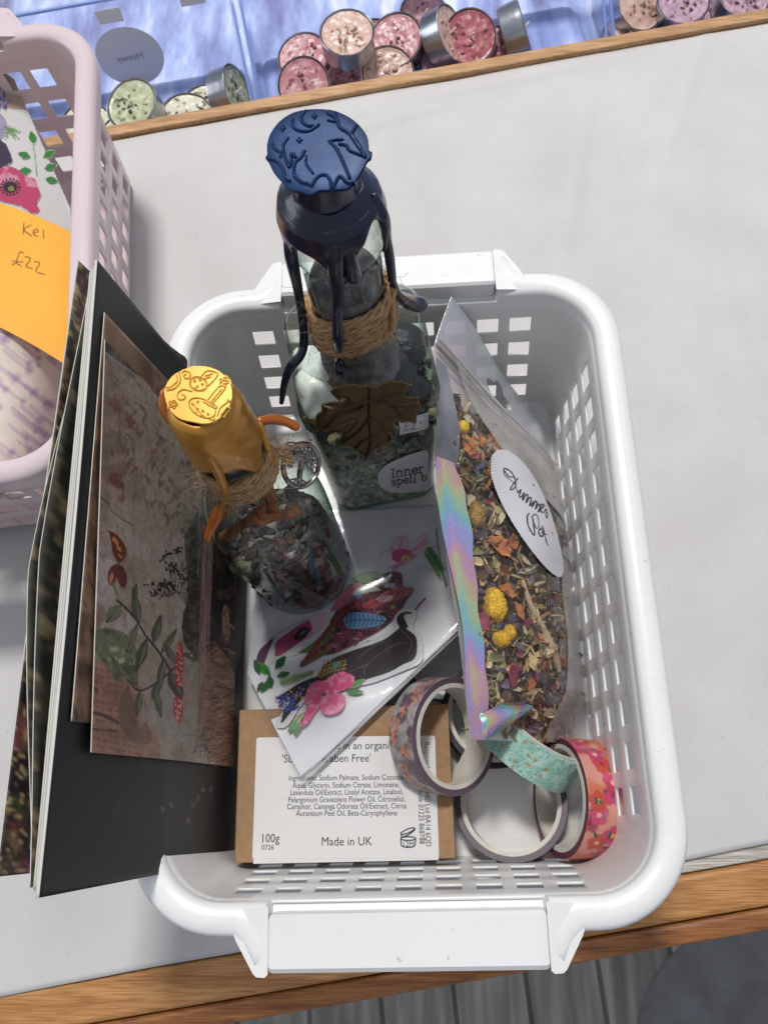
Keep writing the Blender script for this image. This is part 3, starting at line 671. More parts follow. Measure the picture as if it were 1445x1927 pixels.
# ================================================================ tall square bottle with dark blue wax
BX, BY = -10.3, 76.0; BR_ = math.radians(9.0)
big = thing('wax_sealed_bottle', (BX, BY, 0), 'tall square green glass bottle sealed in dripping navy wax, bronze leaf tied on', 'bottle')
def big_sec(hw, r, z): 
    ca, sa = math.cos(BR_), math.sin(BR_); lean = -1.2 * max(0, (z - 100) / 100)
    return [(BX + lean + x * ca - y * sa, BY + x * sa + y * ca, z) for x, y in rr_pts(hw, hw, min(r, hw - .01), 9, [i / 6 for i in range(1, 6)], [i / 6 for i in range(1, 6)])]
def loft(secs, capb=True, capt=False):
    n = len(secs[0]); V = [p for s in secs for p in s]; F = [(j * n + i, j * n + (i + 1) % n, (j + 1) * n + (i + 1) % n, (j + 1) * n + i) for j in range(len(secs) - 1) for i in range(n)]
    if capb: F.append(tuple(range(n))[::-1])
    if capt: F.append(tuple(range((len(secs) - 1) * n, len(secs) * n)))
    return V, F
secs = [big_sec(20, 8, .6), big_sec(22.3, 8, .3), big_sec(23.6, 8.3, 1.2), big_sec(24.1, 8.5, 3.5)] + [big_sec(24.1 + .18 * k, 8.5, 6 + k * 8) for k in range(12)] + \
    [big_sec(26.3, 9, 101), big_sec(25.8, 10.5, 105), big_sec(24.2, 13, 109), big_sec(21.2, 15, 112.5), big_sec(17.2, 16.5, 115.6), big_sec(13.8, 13.7, 118.5), big_sec(12.9, 12.8, 122.5), big_sec(12.5, 12.4, 127)] + \
    [big_sec(12.4, 12.3, z) for z in (134, 144, 153, 160, 165)] + [big_sec(13.2, 13.1, 166.6), big_sec(13.9, 13.8, 168.2), big_sec(13.9, 13.8, 171), big_sec(13.1, 13.0, 172.5), big_sec(13.0, 12.9, 176), big_sec(13, 12.9, 188)]
v, f = loft(secs); obj('glass_body', v, f, GLASS, big, ang=0)
# thick base rim of the glass
V, F = loft([big_sec(18, 7, 1.0), big_sec(22.6, 7.8, .9), big_sec(23.3, 8, 2.0), big_sec(23.0, 8, 3.6), big_sec(21.8, 7.4, 4.2), big_sec(18, 7, 3.6)]); obj('glass_base', V, F, GREEN, big)
# filling: layered salt and herbs, painted by height
def fill_nodes():
    m, n, l, b = newmat('layered_salt_and_herbs'); b.inputs['Roughness'].default_value = .7
    tc = n.new('ShaderNodeTexCoord'); sp = n.new('ShaderNodeSeparateXYZ'); l.new(tc.outputs['Object'], sp.inputs[0])
    nz, _ = noise_node(n, l, 60, 5); ma = n.new('ShaderNodeMath'); ma.operation = 'MULTIPLY_ADD'; ma.inputs[1].default_value = .035; l.new(nz.outputs[0], ma.inputs[0]); l.new(sp.outputs[2], ma.inputs[2])
    mr = n.new('ShaderNodeMapRange'); mr.inputs[1].default_value = .018; mr.inputs[2].default_value = .13; l.new(ma.outputs[0], mr.inputs[0])
    r = ramp(n, l, mr.outputs[0], [(0, '#b8a47a'), (.1, '#cbcdc2'), (.34, '#d8dcd2'), (.55, '#c0c6b8'), (.62, '#74776a'), (.74, '#4b4744'), (1, '#2a2430')])
    n2, _ = noise_node(n, l, 190, 6, (1, 1, 1.8), .75); r2 = ramp(n, l, n2.outputs[0], [(.34, '#383632'), (.45, '#8f8e86'), (.54, '#dcdcd4'), (.64, '#ffffff')])
    mx = n.new('ShaderNodeMix'); mx.data_type = 'RGBA'; mx.blend_type = 'MULTIPLY'; mx.inputs[0].default_value = .95
    l.new(r.outputs[0], mx.inputs[6]); l.new(r2.outputs[0], mx.inputs[7]); l.new(mx.outputs[2], b.inputs['Base Color'])
    bp = n.new('ShaderNodeBump'); bp.inputs['Distance'].default_value = 1.6 * MM; l.new(n2.outputs[0], bp.inputs['Height']); l.new(bp.outputs[0], b.inputs['Normal']); return m
fillm = fill_nodes()
secs = [big_sec(20, 6, 3.5)] + [big_sec(22.4 + .14 * k + .4 * math.sin(k * 1.7), 7, 6 + k * 6) for k in range(13)] + [big_sec(19, 7, 84), big_sec(9, 6, 88)]
v, f = loft(secs, True, True); obj('salt_filling', v, f, fillm, big, ang=0)
def chips(n, seed, pos, rr0, rr1, cols):
    rs = np.random.RandomState(seed); V, F, C = [], [], []
    for k in range(n):
        c, z = pos(rs); v, f = blob(c, rs.uniform(rr0, rr1), seed * 31 + k, .5, 1, (1.3, .9, .8), rot_to(rs.normal(size=3))); o_ = len(V); V += [tuple(p) for p in v]; F += [tuple(i + o_ for i in q_) for q_ in f]
        cs = cols(z, rs); C += [np.array(lin(cs)) * rs.uniform(.75, 1.15)] * len(v)
    return V, F, np.array(C)
chipm = mat('crystal_chips', '#ffffff', rough=.3, attr=True, coat=.3)
def bigpos(rs):
    z = rs.uniform(4, 86); h = 21.6 + .02 * z; s_ = rs.uniform(-h + 3, h - 3); e = rs.randint(5); x, y = ((s_, -h) if e < 3 else (-h, s_) if e == 3 else (h, s_)); ca, sa = math.cos(BR_), math.sin(BR_)
    return np.array([BX + x * ca - y * sa, BY + x * sa + y * ca, z]), z
V, F, C_ = chips(620, 5, bigpos, .9, 2.4, lambda z, rs: (['#c9cdc2', '#a3ab9a', '#dfe0d8', '#8b9484', '#b8b29c'] if z < 52 else ['#5d6154', '#3f4138', '#8a8c7c', '#2e2d2a', '#a89a6e'])[rs.randint(5)])
o = obj('crystal_chips', V, F, chipm, big, smooth=False); setcol(o.data, C_); tag(o, kind='stuff')
coalm = mat('black_tourmaline', '#121115', '#242228', scale=200, rough=.35, bump=1.2, bscale=300)
neckm = mat('dried_lavender_filling', '#4b464a', '#7c7678', scale=260, rough=.8, bump=1.2, bscale=400)
stone_w = mat('milky_white_quartz', '#d4d8d2', '#ecefe9', scale=60, rough=.22, bump=1.2, bscale=120, coat=.3)
def frontp(px, py, off=0):  # on the front face of the bottle
    n = np.array([math.sin(BR_), -math.cos(BR_), 0]); return Pplane(px, py, np.array([BX, BY, 0]) + n * (24.1 + off), n + np.array([0, 0, -.0225]))
def cpart(name, m, items, par):
    for (c, r, sd, sc) in items:
        v, f = blob(c, r, sd, .35, 3, sc); obj(name, v, f, m, par, ang=0)
cpart('white_stone', stone_w, [(P(598, 737, 94), 7.8, 3, (.95, 1.35, .8)), (P(612, 690, 98), 7.4, 5, (1.1, 1, .8)), (P(650, 710, 96), 6.3, 8, (1.1, .9, .8)), (P(576, 675, 96), 5.4, 9, (1, 1, .8)), (P(640, 745, 90), 5.6, 10, (1, 1, .8))], big)
cpart('black_stone', coalm, [(P(738, 700, 92), 9.6, 13, (1.05, 1.1, .8)), (P(765, 650, 92), 8.2, 15, (1, 1.2, .8)), (P(720, 655, 94), 8, 16, (1, 1, .8)), (P(702, 745, 88), 7.5, 18, (1.2, .9, .8)), (P(770, 740, 84), 7.0, 19, (1, 1, 1))], big)
gold_chip = mat('amber_resin_chip', '#6e5527', '#8f6d33', scale=90, rough=.3, bump=.8, bscale=120)
cpart('amber_chip', gold_chip, [(P(602, 790, 84), 4.4, 31, (1.3, .8, .8)), (P(622, 800, 82), 3.6, 35, (1, .8, .9))], big)
v, f = lathe([(0.01, 90), (15, 92), (15.5, 100), (12, 109), (11.6, 118), (11.7, 149), (10.6, 152), (.01, 153)], 40, (BX - .4, BY, 0)); obj('herb_filling', v, f, neckm, big, ang=0)
# twine wraps round the foot of the neck
v, f = twine_wrap(BX - .3, BY, 121, 140, 13.5, 10, 2, 1.1, lambda a: 5 * math.cos(a + 1.05)); obj('twine', v, f, jute, big, ang=0)
tw = [o for o in COL.objects if o.name.startswith('twine')][-1]
v, f = fuzz(BX, BY, 119, 146, 14.6, 170, 4, 7); obj('loose_fibres', v, f, jute, tw, ang=0)
# hanging tie and knot
kp = [Pcyl(738, 570, BX, BY, 15), Pcyl(738, 610, BX, BY, 16), P(722, 655, 108), P(700, 682, 103.5)]
v1 = strand([kp[0], kp[1], kp[2], kp[3]], .9, 3, 1); v2 = strand([P(655, 668, 108), P(672, 676, 105.5), P(690, 684, 104), P(702, 690, 103)], .9, 3, 2)
v3 = strand([P(690, 676, 105), P(700, 672, 106), P(706, 682, 105), P(698, 692, 103.5), P(690, 684, 104.5)], 1.0, 3, 4)
v4, f4 = fuzz(*P(695, 682, 104)[:2], 101, 107, .8, 60, 9, 7, .3)
v, f = cat_([v1, v2, v3, (v4, f4)]); obj('knot', v, f, jute, tw, ang=0)
# bronze leaf charm
bronze = mat('antique_bronze', '#7a5c38', '#523c22', scale=160, rough=.38, metal=.85, bump=.25, bscale=350, lo=.3, hi=.7)
LX = lambda x, y: (560 + x * 280 / 1445, 640 + y * 340 / 1755)
lobes = [(700, 400), (755, 425), (820, 380), (900, 362), (940, 380), (1010, 375), (1025, 400), (1118, 420), (1060, 455), (1010, 520), (1075, 545), (1180, 560), (1170, 600), (1198, 630), (1170, 690), (1150, 735), (1150, 800), (1080, 775), (1010, 780), (960, 740), (915, 765), (945, 850), (905, 880), (915, 975), (850, 1000), (800, 1040), (750, 1060), (730, 1110), (672, 1162), (640, 1145), (600, 1110), (555, 1070), (500, 1040), (440, 1050), (430, 1010), (392, 1000), (430, 930), (415, 880), (470, 840), (540, 750), (500, 770), (400, 830), (290, 870), (190, 905), (178, 870), (175, 800), (185, 740), (240, 690), (235, 635), (300, 600), (345, 585), (420, 590), (470, 545), (400, 540), (345, 520), (318, 485), (360, 450), (440, 420), (495, 400), (545, 400), (600, 405), (650, 400)]
cv = Canvas(590, 700, 800, 880, '#7a5c34', 2.0); lp = [LX(*p) for p in lobes]
lp2 = []
for (a, b) in zip(lp, lp[1:] + lp[:1]):  # fine teeth along the outline
    d = math.hypot(b[0] - a[0], b[1] - a[1]); k = max(1, int(d / 5)); nx, ny = (b[1] - a[1]) / (d + 1e-6), -(b[0] - a[0]) / (d + 1e-6)
    for i in range(k): t = i / k; lp2 += [(a[0] + (b[0] - a[0]) * t, a[1] + (b[1] - a[1]) * t), (a[0] + (b[0] - a[0]) * (t + .5 / k) + nx * 1.1, a[1] + (b[1] - a[1]) * (t + .5 / k) + ny * 1.1)]
cv.poly(lp2, '#7a5c34'); c0 = (690, 530)
veins = [[(690, 410), (690, 700), (705, 920), (700, 1000), (670, 1150)], [c0, (560, 590), (430, 560), (340, 490)], [c0, (820, 510), (960, 470), (1090, 420)], [c0, (560, 640), (380, 700), (200, 860)], [c0, (830, 560), (1000, 600), (1150, 700)],
         [(700, 700), (600, 820), (470, 950), (410, 1000)], [(700, 700), (800, 760), (900, 900), (890, 960)], [(708, 905), (620, 960), (560, 1050)], [(708, 905), (780, 960), (790, 1020)], [(560, 590), (470, 640), (350, 640), (260, 640)], [(380, 700), (330, 760), (260, 860)], [(960, 590), (1060, 600), (1170, 600)], [(900, 575), (980, 680), (1090, 760)]]
dist_o = np.clip(cv.dist(lp + lp[:1]), 0, 99)
for vn in veins: cv.ridge([LX(*p) for p in vn], 2.6, 1.0)
relief = cv.hgt * .9 - .5 * np.clip(1 - dist_o / 7, 0, 1) ** .5 + .35 * np.clip(1 - dist_o / 2.0, 0, 1) + .5 * np.sin((cv.X + cv.Y * .6) / 5.5) * .25
cv.c[:] = lin('#4d3c27'); groove = np.zeros_like(cv.hgt)
for vn in veins: groove = np.maximum(groove, np.clip(1.6 - cv.dist([LX(*p) for p in vn]), 0, 1))
cv.blend(groove * .75, '#2c1d10', False); cv.mottle('#4c3820', 12, 3, .4, .7, .7); cv.blend(np.clip(1 - dist_o / 1.6, 0, 1) * .6, '#8f7249', False)
cv.hgt = relief
bronzep = mat('antique_bronze_leaf', '#ffffff', rough=.42, metal=.7, attr=True, bump=.2, bscale=500)
nl = np.array([.10, -.93, .36]); p0l = frontp(697, 775, 4.5); castl = castplane(p0l, nl); nl = nl / np.linalg.norm(nl)
curl = lambda px: (cv.at(px, 'hgt') * 1.0 + 2.6 * (1 - ((px[:, 0] - 697) / 100) ** 2) - 3.2 * np.clip((px[:, 1] - 800) / 70, 0, 1))[:, None] * nl
leaf = decal('leaf_charm', cv, castl, bronzep, big, thick=.7, step=1.0, lift=curl)
v, f = tube([P(697, 690, 104) + np.array([1.6 * math.cos(a), -1.2, 1.9 * math.sin(a) - 1.5]) for a in np.linspace(0, 6.283, 14)[:-1]], .45, 8, 2, True)
brass = mat('brass_ring', '#b3873f', rough=.25, metal=1); obj('jump_ring', v, f, brass, leaf)
v, f = tube([P(698, 700, 100) + np.array([0, -1.5, 2.6 * t]) + np.array([.8 * math.sin(t * 3.1), 0, 0]) for t in np.linspace(-1.3, 1, 6)], .55, 8, 3); obj('bail', v, f, brass, leaf)
# stickers on the glass
nf = np.array([math.sin(BR_), -math.cos(BR_), 0]); castf = castplane(np.array([BX, BY, 0]) + nf * 24.3, nf + np.array([0, 0, -.0225]))
def wrapf(px):  # follow the rounded right corner of the bottle
    p = castf(px); u = (p[:, 0] - BX) * math.cos(BR_) + (p[:, 1] - BY) * math.sin(BR_); e = np.clip(u - 15.6, 0, 8.7)
    dep = 8.75 - np.sqrt(np.maximum(0, 8.75**2 - e * e)); d = np.stack([(px[:, 0] - PW / 2) / FPX, -(px[:, 1] - PH / 2) / FPX, -np.ones(len(px))], 1) @ ROT.T
    return p + d * (dep / np.maximum(.2, -(d @ nf)))[:, None]
cv = Canvas(700, 840, 815, 935, '#ffffff', 1.6)
cv.poly([(806, 846), (780, 853), (745, 866), (722, 880), (712, 893), (711, 905), (718, 917), (735, 926), (765, 928), (795, 923), (806, 917)], '#cfccd2', 4)
cv.m *= (cv.X < 806)
def serif(cv, txt, x, y, h, dx, dy, col, w):
    """heavy serif lettering drawn stroke by stroke, baseline from (x, y) along (dx, dy)"""
    G = {'I': ([[(.5, 0), (.5, 1)], [(.15, 0), (.85, 0)], [(.15, 1), (.85, 1)]], .8), 'n': ([[(.2, 0), (.2, .66)], [(.05, .66), (.2, .66)], [(0, 0), (.42, 0)], [(.2, .5), (.42, .67), (.68, .62), (.72, .45), (.72, 0)], [(.55, 0), (.95, 0)]], .95),
         'e': ([[(.1, .36), (.72, .36), (.66, .58), (.42, .67), (.17, .55), (.1, .33), (.18, .1), (.42, 0), (.72, .12)]], .8), 'r': ([[(.2, 0), (.2, .66)], [(.05, .66), (.2, .66)], [(0, 0), (.45, 0)], [(.2, .48), (.4, .66), (.6, .62)]], .66),
         's': ([[(.6, .56), (.36, .67), (.14, .54), (.2, .38), (.52, .28), (.6, .12), (.38, 0), (.1, .1)]], .7), 'p': ([[(.2, -.3), (.2, .66)], [(.05, .66), (.2, .66)], [(0, -.3), (.42, -.3)], [(.2, .5), (.45, .67), (.72, .5), (.76, .32), (.68, .1), (.45, 0), (.2, .12)]], .88),
         'l': ([[(.25, 0), (.25, 1)], [(.08, 1), (.25, 1)], [(.03, 0), (.48, 0)]], .52), 'b': ([[(.2, 0), (.2, 1)], [(.04, 1), (.2, 1)], [(.2, .5), (.45, .67), (.72, .5), (.76, .32), (.68, .1), (.45, 0), (.2, .12)]], .88), 'i': ([[(.25, 0), (.25, .66)], [(.08, .66), (.25, .66)], [(.03, 0), (.48, 0)], [(.24, .88), (.26, .9)]], .5), ' ': ([], .45)}
    L = math.hypot(dx, dy); ux, uy = dx / L, dy / L; vx, vy = -.04, -1.0; a = 0
    for ch in txt:
        st, adv = G[ch]
        for s_ in st: cv.line([(x + (a + p[0]) * h * ux + p[1] * h * vx, y + (a + p[0]) * h * uy + p[1] * h * vy) for p in s_], w if len(s_) > 2 or abs(s_[0][0] - s_[-1][0]) < .05 else w * .55, col, 0, 1, False)
        a += adv
serif(cv, 'Inner i', 732, 900, 16, 1, -.17, '#17141c', 2.9); serif(cv, 'spell b', 736, 914, 14.5, 1, -.15, '#17141c', 2.7)
cv.m *= (cv.X < 806); decal('round_sticker', cv, wrapf, PAINT, big, thick=.08, step=1.0)
cv = Canvas(750, 775, 815, 822, '#ffffff', 1.8); cv.poly([(751, 793), (806, 777), (806, 806), (752, 819)], '#c5bcc4')
dk = '#2b2630'
for st in ([(770, 799), (766, 797), (763, 801), (763, 808)], [(759, 810), (771, 807)], [(760, 804), (767, 802)], [(774, 800), (778, 797), (781, 800), (774, 808), (784, 806)], [(789, 797), (793, 792), (793, 805)]): cv.line(st, 1.3, dk, 0)
cv.line([(760, 812), (795, 805)], .8, dk); cv.line([(756, 793), (804, 780)], .8, '#6a6470')
cv.m *= (cv.X < 806); decal('price_sticker', cv, wrapf, PAINT, big, thick=.08, step=1.0)
# navy wax
def waxmat(name, c1, c2, rough, metal, coat, bump=.5):
    return mat(name, c1, c2, scale=45, rough=rough, metal=metal, coat=coat, bump=bump, bscale=60, lo=.35, hi=.65)
navy = waxmat('navy_sealing_wax', '#050c22', '#0a1838', .25, .05, .25); navyseal = mat('pearly_blue_sealing_wax', '#0b315c', '#072346', scale=45, rough=.42, metal=.25, bump=.15, bscale=60, spec=.3)
def wob(a, s): return .5 * math.sin(a * 2 + s) + .3 * math.sin(a * 5 + s * 2) + .2 * math.sin(a * 9 + s * 3)
def hem(a):  # lower edge of the wax skirt round the neck (angle seen from above; -pi/2 faces the camera)
    b = (a + math.pi / 2 + math.pi) % (2 * math.pi) - math.pi
    z = 179.0 + .7 * wob(a, 1) + 6.0 * math.exp(-((b - .95) / .3) ** 2)
    for c, w, d in ((-1.14, .2, 16), (.06, .27, 10), (.22, .16, 6), (1.5, .19, 18), (2.6, .3, 10), (-2.4, .3, 9)): z -= d * math.exp(-((b - c) / w) ** 2)
    return z
def skirt(a, t):
    zb = hem(a); zt = 190.5; z = zt + (zb - zt) * t; w_ = .25 * wob(a, 3)
    base = np.interp(z, [150, 160, 168, 175, 181, 185.5, 188.6, 190.5], [13.9, 14.3, 14.9, 15.3, 15.4, 14.3, 11.6, 8.9]); edge = .9 * max(0, (t - .88) / .12) ** 2
    return base + w_ - edge
V = []; na, nt = 120, 40
for i in range(na):
    a = 2 * math.pi * i / na
    for j in range(nt):
        t = j / (nt - 1); z = 190.5 + (hem(a) - 190.5) * t; r = skirt(a, t); V.append((BX - 1.0 + r * math.cos(a), BY + r * math.sin(a), z))
F = [(i * nt + j, i * nt + j + 1, ((i + 1) % na) * nt + j + 1, ((i + 1) % na) * nt + j) for i in range(na) for j in range(nt - 1)]
o = obj('wax_skirt', V, F, navy, big, ang=0); solidify(o, 1.1, -1)
v, f = lathe([(10.0, 186), (9.2, 190), (8.8, 193), (8.8, 198), (9.1, 200.5), (9.5, 202.2), (.01, 202.4)], 64, (BX - 1.1, BY, 0), lambda a, z: 1 + .012 * wob(a, 2)); obj('wax_collar', v, f, navy, big, ang=50)
def drip(name, pts, rads, m, par, n=12): v, f = tube(pts, rads, n, 6); return obj(name, v, f, m, par, ang=0)
C = lambda x, y, r: Pcyl(x, y, BX - .7, BY, r)
drip('wax_drip', [C(544, 425, 12.4), C(548, 480, 14.7), C(560, 540, 13.6), C(568, 590, 15.4), C(572, 640, 16.4), P(566, 668, 118), P(548, 690, 115), P(536, 720, 107), P(530, 757, 98)], [1.6, 2.0, 1.6, 1.5, 1.6, 1.6, 1.9, 1.4, .9], navy, big)
drip('wax_drip', [C(630, 452, 12.4), C(633, 505, 14.7), C(635, 570, 13.6), C(635, 600, 15.8), C(636, 640, 16.6), P(638, 672, 118), P(641, 700, 113)], [2.4, 2.6, 1.7, 1.7, 1.7, 1.6, 2.1], navy, big)
drip('wax_drip', [C(650, 450, 12.4), C(660, 495, 14.8), C(666, 520, 15.4)], [2.0, 2.2, 2.3], navy, big)
drip('wax_drip', [C(704, 372, 12.2), C(722, 412, 14.7), C(728, 450, 14.3), C(733, 485, 13.6), C(738, 527, 13.6)], [1.6, 1.8, 1.5, 1.6, 1.4], navy, big)
drip('wax_drip', [C(738, 527, 13.6), C(748, 552, 14.8), P(768, 568, 126), P(790, 573, 120)], [1.2, 1.4, 2.6, 2.9], navy, big)
# embossed seal: moon, stars, bare branches and a hill line pressed into the wax
cv = Canvas(485, 190, 715, 375, '#1f4a86', 2.0); SX = lambda x, y: (480 + x * 360 / 1445, 180 + y * 460 / 1846)
out = [SX(*p) for p in ((470, 92), (600, 105), (720, 160), (800, 230), (850, 310), (862, 402), (884, 412), (880, 450), (850, 480), (800, 570), (745, 650), (690, 690), (560, 705), (480, 712), (415, 738), (340, 715), (270, 700), (200, 640), (140, 570), (100, 490), (78, 462), (92, 430), (88, 380), (110, 290), (170, 200), (260, 130), (360, 100))]
cv.poly(out, '#1f4a86', 4); cv.c[:] = lin('#1c4378')
for pth, w, h in (([(385, 110), (352, 160), (360, 200), (400, 230), (470, 235)], 3.2, 1), ([(285, 180), (290, 235), (340, 268), (410, 270), (480, 225)], 3.2, 1), ([(548, 130), (615, 175), (640, 240), (715, 290), (770, 370), (830, 450)], 3.4, 1), ([(555, 190), (622, 205)], 2.2, 1), ([(610, 120), (620, 180)], 2.2, .8), ([(770, 220), (735, 290), (765, 340), (800, 400)], 2.8, 1), ([(565, 350), (600, 340), (660, 335)], 2.8, 1), ([(575, 360), (620, 410), (655, 480), (690, 560), (715, 620)], 3.0, 1), ([(640, 370), (690, 380), (720, 420), (830, 460)], 3.0, 1),
                  ([(250, 325), (215, 380), (225, 450), (260, 540), (275, 500), (280, 440), (310, 470)], 3.0, 1), ([(135, 365), (150, 400), (190, 430), (195, 465)], 2.6, .9), ([(100, 470), (170, 500), (215, 560), (230, 620), (260, 640)], 3.2, 1), ([(375, 425), (350, 470), (305, 510), (300, 600), (350, 650), (400, 665)], 3.2, 1), ([(390, 460), (390, 520), (440, 590)], 2.2, .8), ([(430, 680), (470, 620), (530, 600), (570, 640), (575, 690)], 3.0, 1), ([(590, 690), (640, 610), (700, 655), (760, 640)], 3.0, 1), ([(300, 600), (350, 650), (430, 680)], 2.6, .8)):
    cv.ridge([SX(*p) for p in pth], w, h)
for (x, y) in ((452, 158), (212, 250), (338, 340)):
    for dx, dy in ((14, 0), (0, 16)): cv.ridge([SX(x - dx, y - dy), SX(x, y), SX(x + dx, y + dy)], 2.4, .9, 0)
cv.hgt += .12 * fbm(cv.X / 40, cv.Y / 40, 4) + .012 * fbm(cv.X / 4, cv.Y / 4, 6)
nsl = np.array([-.06, -.10, 1.0]); nsl /= np.linalg.norm(nsl); cs = castplane((BX, BY, 203.6), nsl)
seal = decal('wax_seal', cv, cs, navyseal, big, thick=1.3, step=1.0, lift=lambda px: (cv.at(px, 'hgt') * .62)[:, None] * nsl + np.array([0, 0, -.5]) * (((px[:, 0] - 597) / 98) ** 2 + ((px[:, 1] - 280) / 80) ** 2)[:, None] ** 3)
# ================================================================ small round bottle with gold wax
SX_, SY_ = -47.5, 23.0
sm = thing('wax_sealed_bottle', (SX_, SY_, 0), 'small round bottle with gold wax cap, copper drips and a silver tree charm', 'bottle')
prof = [(.01, 1.5), (14, .8), (20, .2), (22.3, 1.6), (22.9, 4.5), (22.9, 40), (22.9, 74), (22.3, 88), (20.8, 98), (18.2, 105.5), (14.8, 111), (11.6, 115), (9.9, 119), (9.2, 124), (9.2, 136), (10.4, 139.5), (10.8, 143), (10.0, 146), (9.3, 170)]
pp = crom([(r, z, 0) for r, z in prof], 3)[:, :2]
v, f = lathe([tuple(p) for p in pp], 64, (SX_, SY_, 0)); obj('glass_body', v, f, GLASS2, sm, ang=0)
def fill2():
    m, n, l, b = newmat('mixed_herb_and_stone_filling'); b.inputs['Roughness'].default_value = .6
    t, _ = noise_node(n, l, 130, 6, None, .7); r = ramp(n, l, t.outputs[0], [(.3, '#151414'), (.45, '#2f2b2c'), (.55, '#4f4047'), (.65, '#7a6a68'), (.78, '#b5aea6')]); l.new(r.outputs[0], b.inputs['Base Color'])
    bp = n.new('ShaderNodeBump'); bp.inputs['Distance'].default_value = 2.5 * MM; l.new(t.outputs[0], bp.inputs['Height']); l.new(bp.outputs[0], b.inputs['Normal']); return m
f2m = fill2()
v, f = lathe([(.01, 3), (19, 3), (20.6, 6), (20.4, 20), (20.8, 40), (20.2, 52), (15, 58), (.01, 59)], 48, (SX_, SY_, 0), lambda a, z: 1 + .03 * math.sin(a * 7 + z)); obj('filling', v, f, f2m, sm, ang=0)
def smpos(rs):
    z = rs.uniform(4, 55); a = rs.uniform(-3.14, .2); return np.array([SX_ + 20.0 * math.cos(a), SY_ + 20.0 * math.sin(a), z]), z
smside = smpos
def smpos(rs):
    if rs.rand() < .7: return smside(rs)
    a = rs.rand() * 6.28; d = 18 * rs.rand() ** .5; return np.array([SX_ + d * math.cos(a), SY_ + d * math.sin(a), 59.5 - .014 * d * d]), 59
V, F, C_ = chips(520, 9, smpos, 1.1, 3.1, lambda z, rs: ['#3a3036', '#242223', '#4f4046', '#544f4c', '#2c3229', '#54362c', '#7a756e', '#2e2a2e'][rs.randint(8)])
o = obj('crystal_chips', V, F, mat('dull_stone_chips', '#ffffff', rough=.6, attr=True, bump=.6, bscale=700), sm, smooth=True, ang=25); setcol(o.data, C_); tag(o, kind='stuff')
violet = mat('violet_grey_stone', '#43343c', '#7a6670', scale=160, rough=.4, bump=1.5, bscale=260); dkst = mat('dark_green_stone', '#2c3329', '#59635a', scale=160, rough=.35, bump=1, bscale=200)
pyr = mat('pyrite_lump', '#b5ae98', '#7f7a6a', scale=300, rough=.3, metal=.6, bump=2.5, bscale=320)
C2 = lambda x, y, r: Pcyl(x, y, SX_, SY_, r)
rs = np.random.RandomState(4)
for k in range(26):
    an, zz_, r, m_ = rs.uniform(-2.9, -.1), rs.uniform(6, 46), rs.uniform(2.6, 5.0), [violet, dkst, f2m][k % 3]
    p = np.array([SX_ + 17 * math.cos(an), SY_ + 17 * math.sin(an), zz_]); v, f = blob(p, r, 50 + k, .55, 3, (1.1, .9, .8)); obj('stone', v, f, m_, sm, ang=0)
v, f = blob(C2(462, 1064, 17.5), 5, 77, .5, 4, (1, .9, .9)); obj('pyrite', v, f, pyr, sm, ang=20)
bark = mat('cinnamon_bark', '#8f5a34', '#5a3620', scale=160, rough=.75, bump=1.0, bscale=260)
def slabp(a, b, w, t, name='bark_piece'):
    a, b = np.array(a), np.array(b); d = b - a; L = np.linalg.norm(d); d /= L; side = np.cross(d, [0, 0, 1.0]); side /= np.linalg.norm(side); up = np.cross(side, d)
    def fn(u, s_):
        an = (s_ - .5) * 1.1; return a + d * L * u + side * w * math.sin(an) * .6 * (1 + .15 * math.sin(u * 9)) + up * w * (math.cos(an) - 1) * .5
    v, f = grid(14, 9, fn); o = obj(name, v, f, bark, sm, ang=0); solidify(o, t)
slabp(C2(415, 1018, 18), C2(500, 962, 14.5), 5, 1.6); slabp(C2(478, 985, 17), C2(562, 964, 17), 4, 1.5); slabp(C2(500, 905, 9), C2(515, 968, 13), 5.5, 1.6)
# twine, gold wax
v, f = twine_wrap(SX_, SY_, 121, 137.5, 10.2, 10, 7, .85, lambda a: 1.2 * math.cos(a + 1), .4); tws = obj('twine', v, f, jute, sm, ang=0)
v, f = fuzz(SX_, SY_, 114, 133, 10.8, 150, 14, 8, .5, .07); obj('loose_fibres', v, f, jute, tws, ang=0)
v, f = fuzz(SX_ - 9, SY_ - 1, 116, 126, 1.5, 40, 15, 7, .5, .08); v2, f2 = fuzz(*P(528, 850, 122)[:2], 118, 125, 1.6, 50, 16, 8, 0, .08); v3, f3 = strand([C2(505, 835, 11.5), P(520, 845, 122), P(535, 862, 120), P(548, 870, 118)], .8, 3, 3); v, f = cat_([(v, f), (v2, f2), (v3, f3)]); obj('knot', v, f, jute, tws, ang=0)
gold = waxmat('gold_sealing_wax', '#b37a24', '#c48f35', .36, .45, .3); goldseal = waxmat('bright_gold_sealing_wax', '#e2b85c', '#d8a545', .4, .35, .1, .1); copper = waxmat('copper_sealing_wax', '#b9671f', '#a5581a', .35, .3, .4)
def hem2(a):
    b = (a + math.pi / 2 + math.pi) % (2 * math.pi) - math.pi; z = 147.5 + .8 * wob(a, 4)
    for c, w, d in ((-.95, .3, 8), (.95, .3, 11), (2.2, .5, 10), (-2.3, .5, 9)): z -= d * math.exp(-((b - c) / w) ** 2)
    return z
V = []
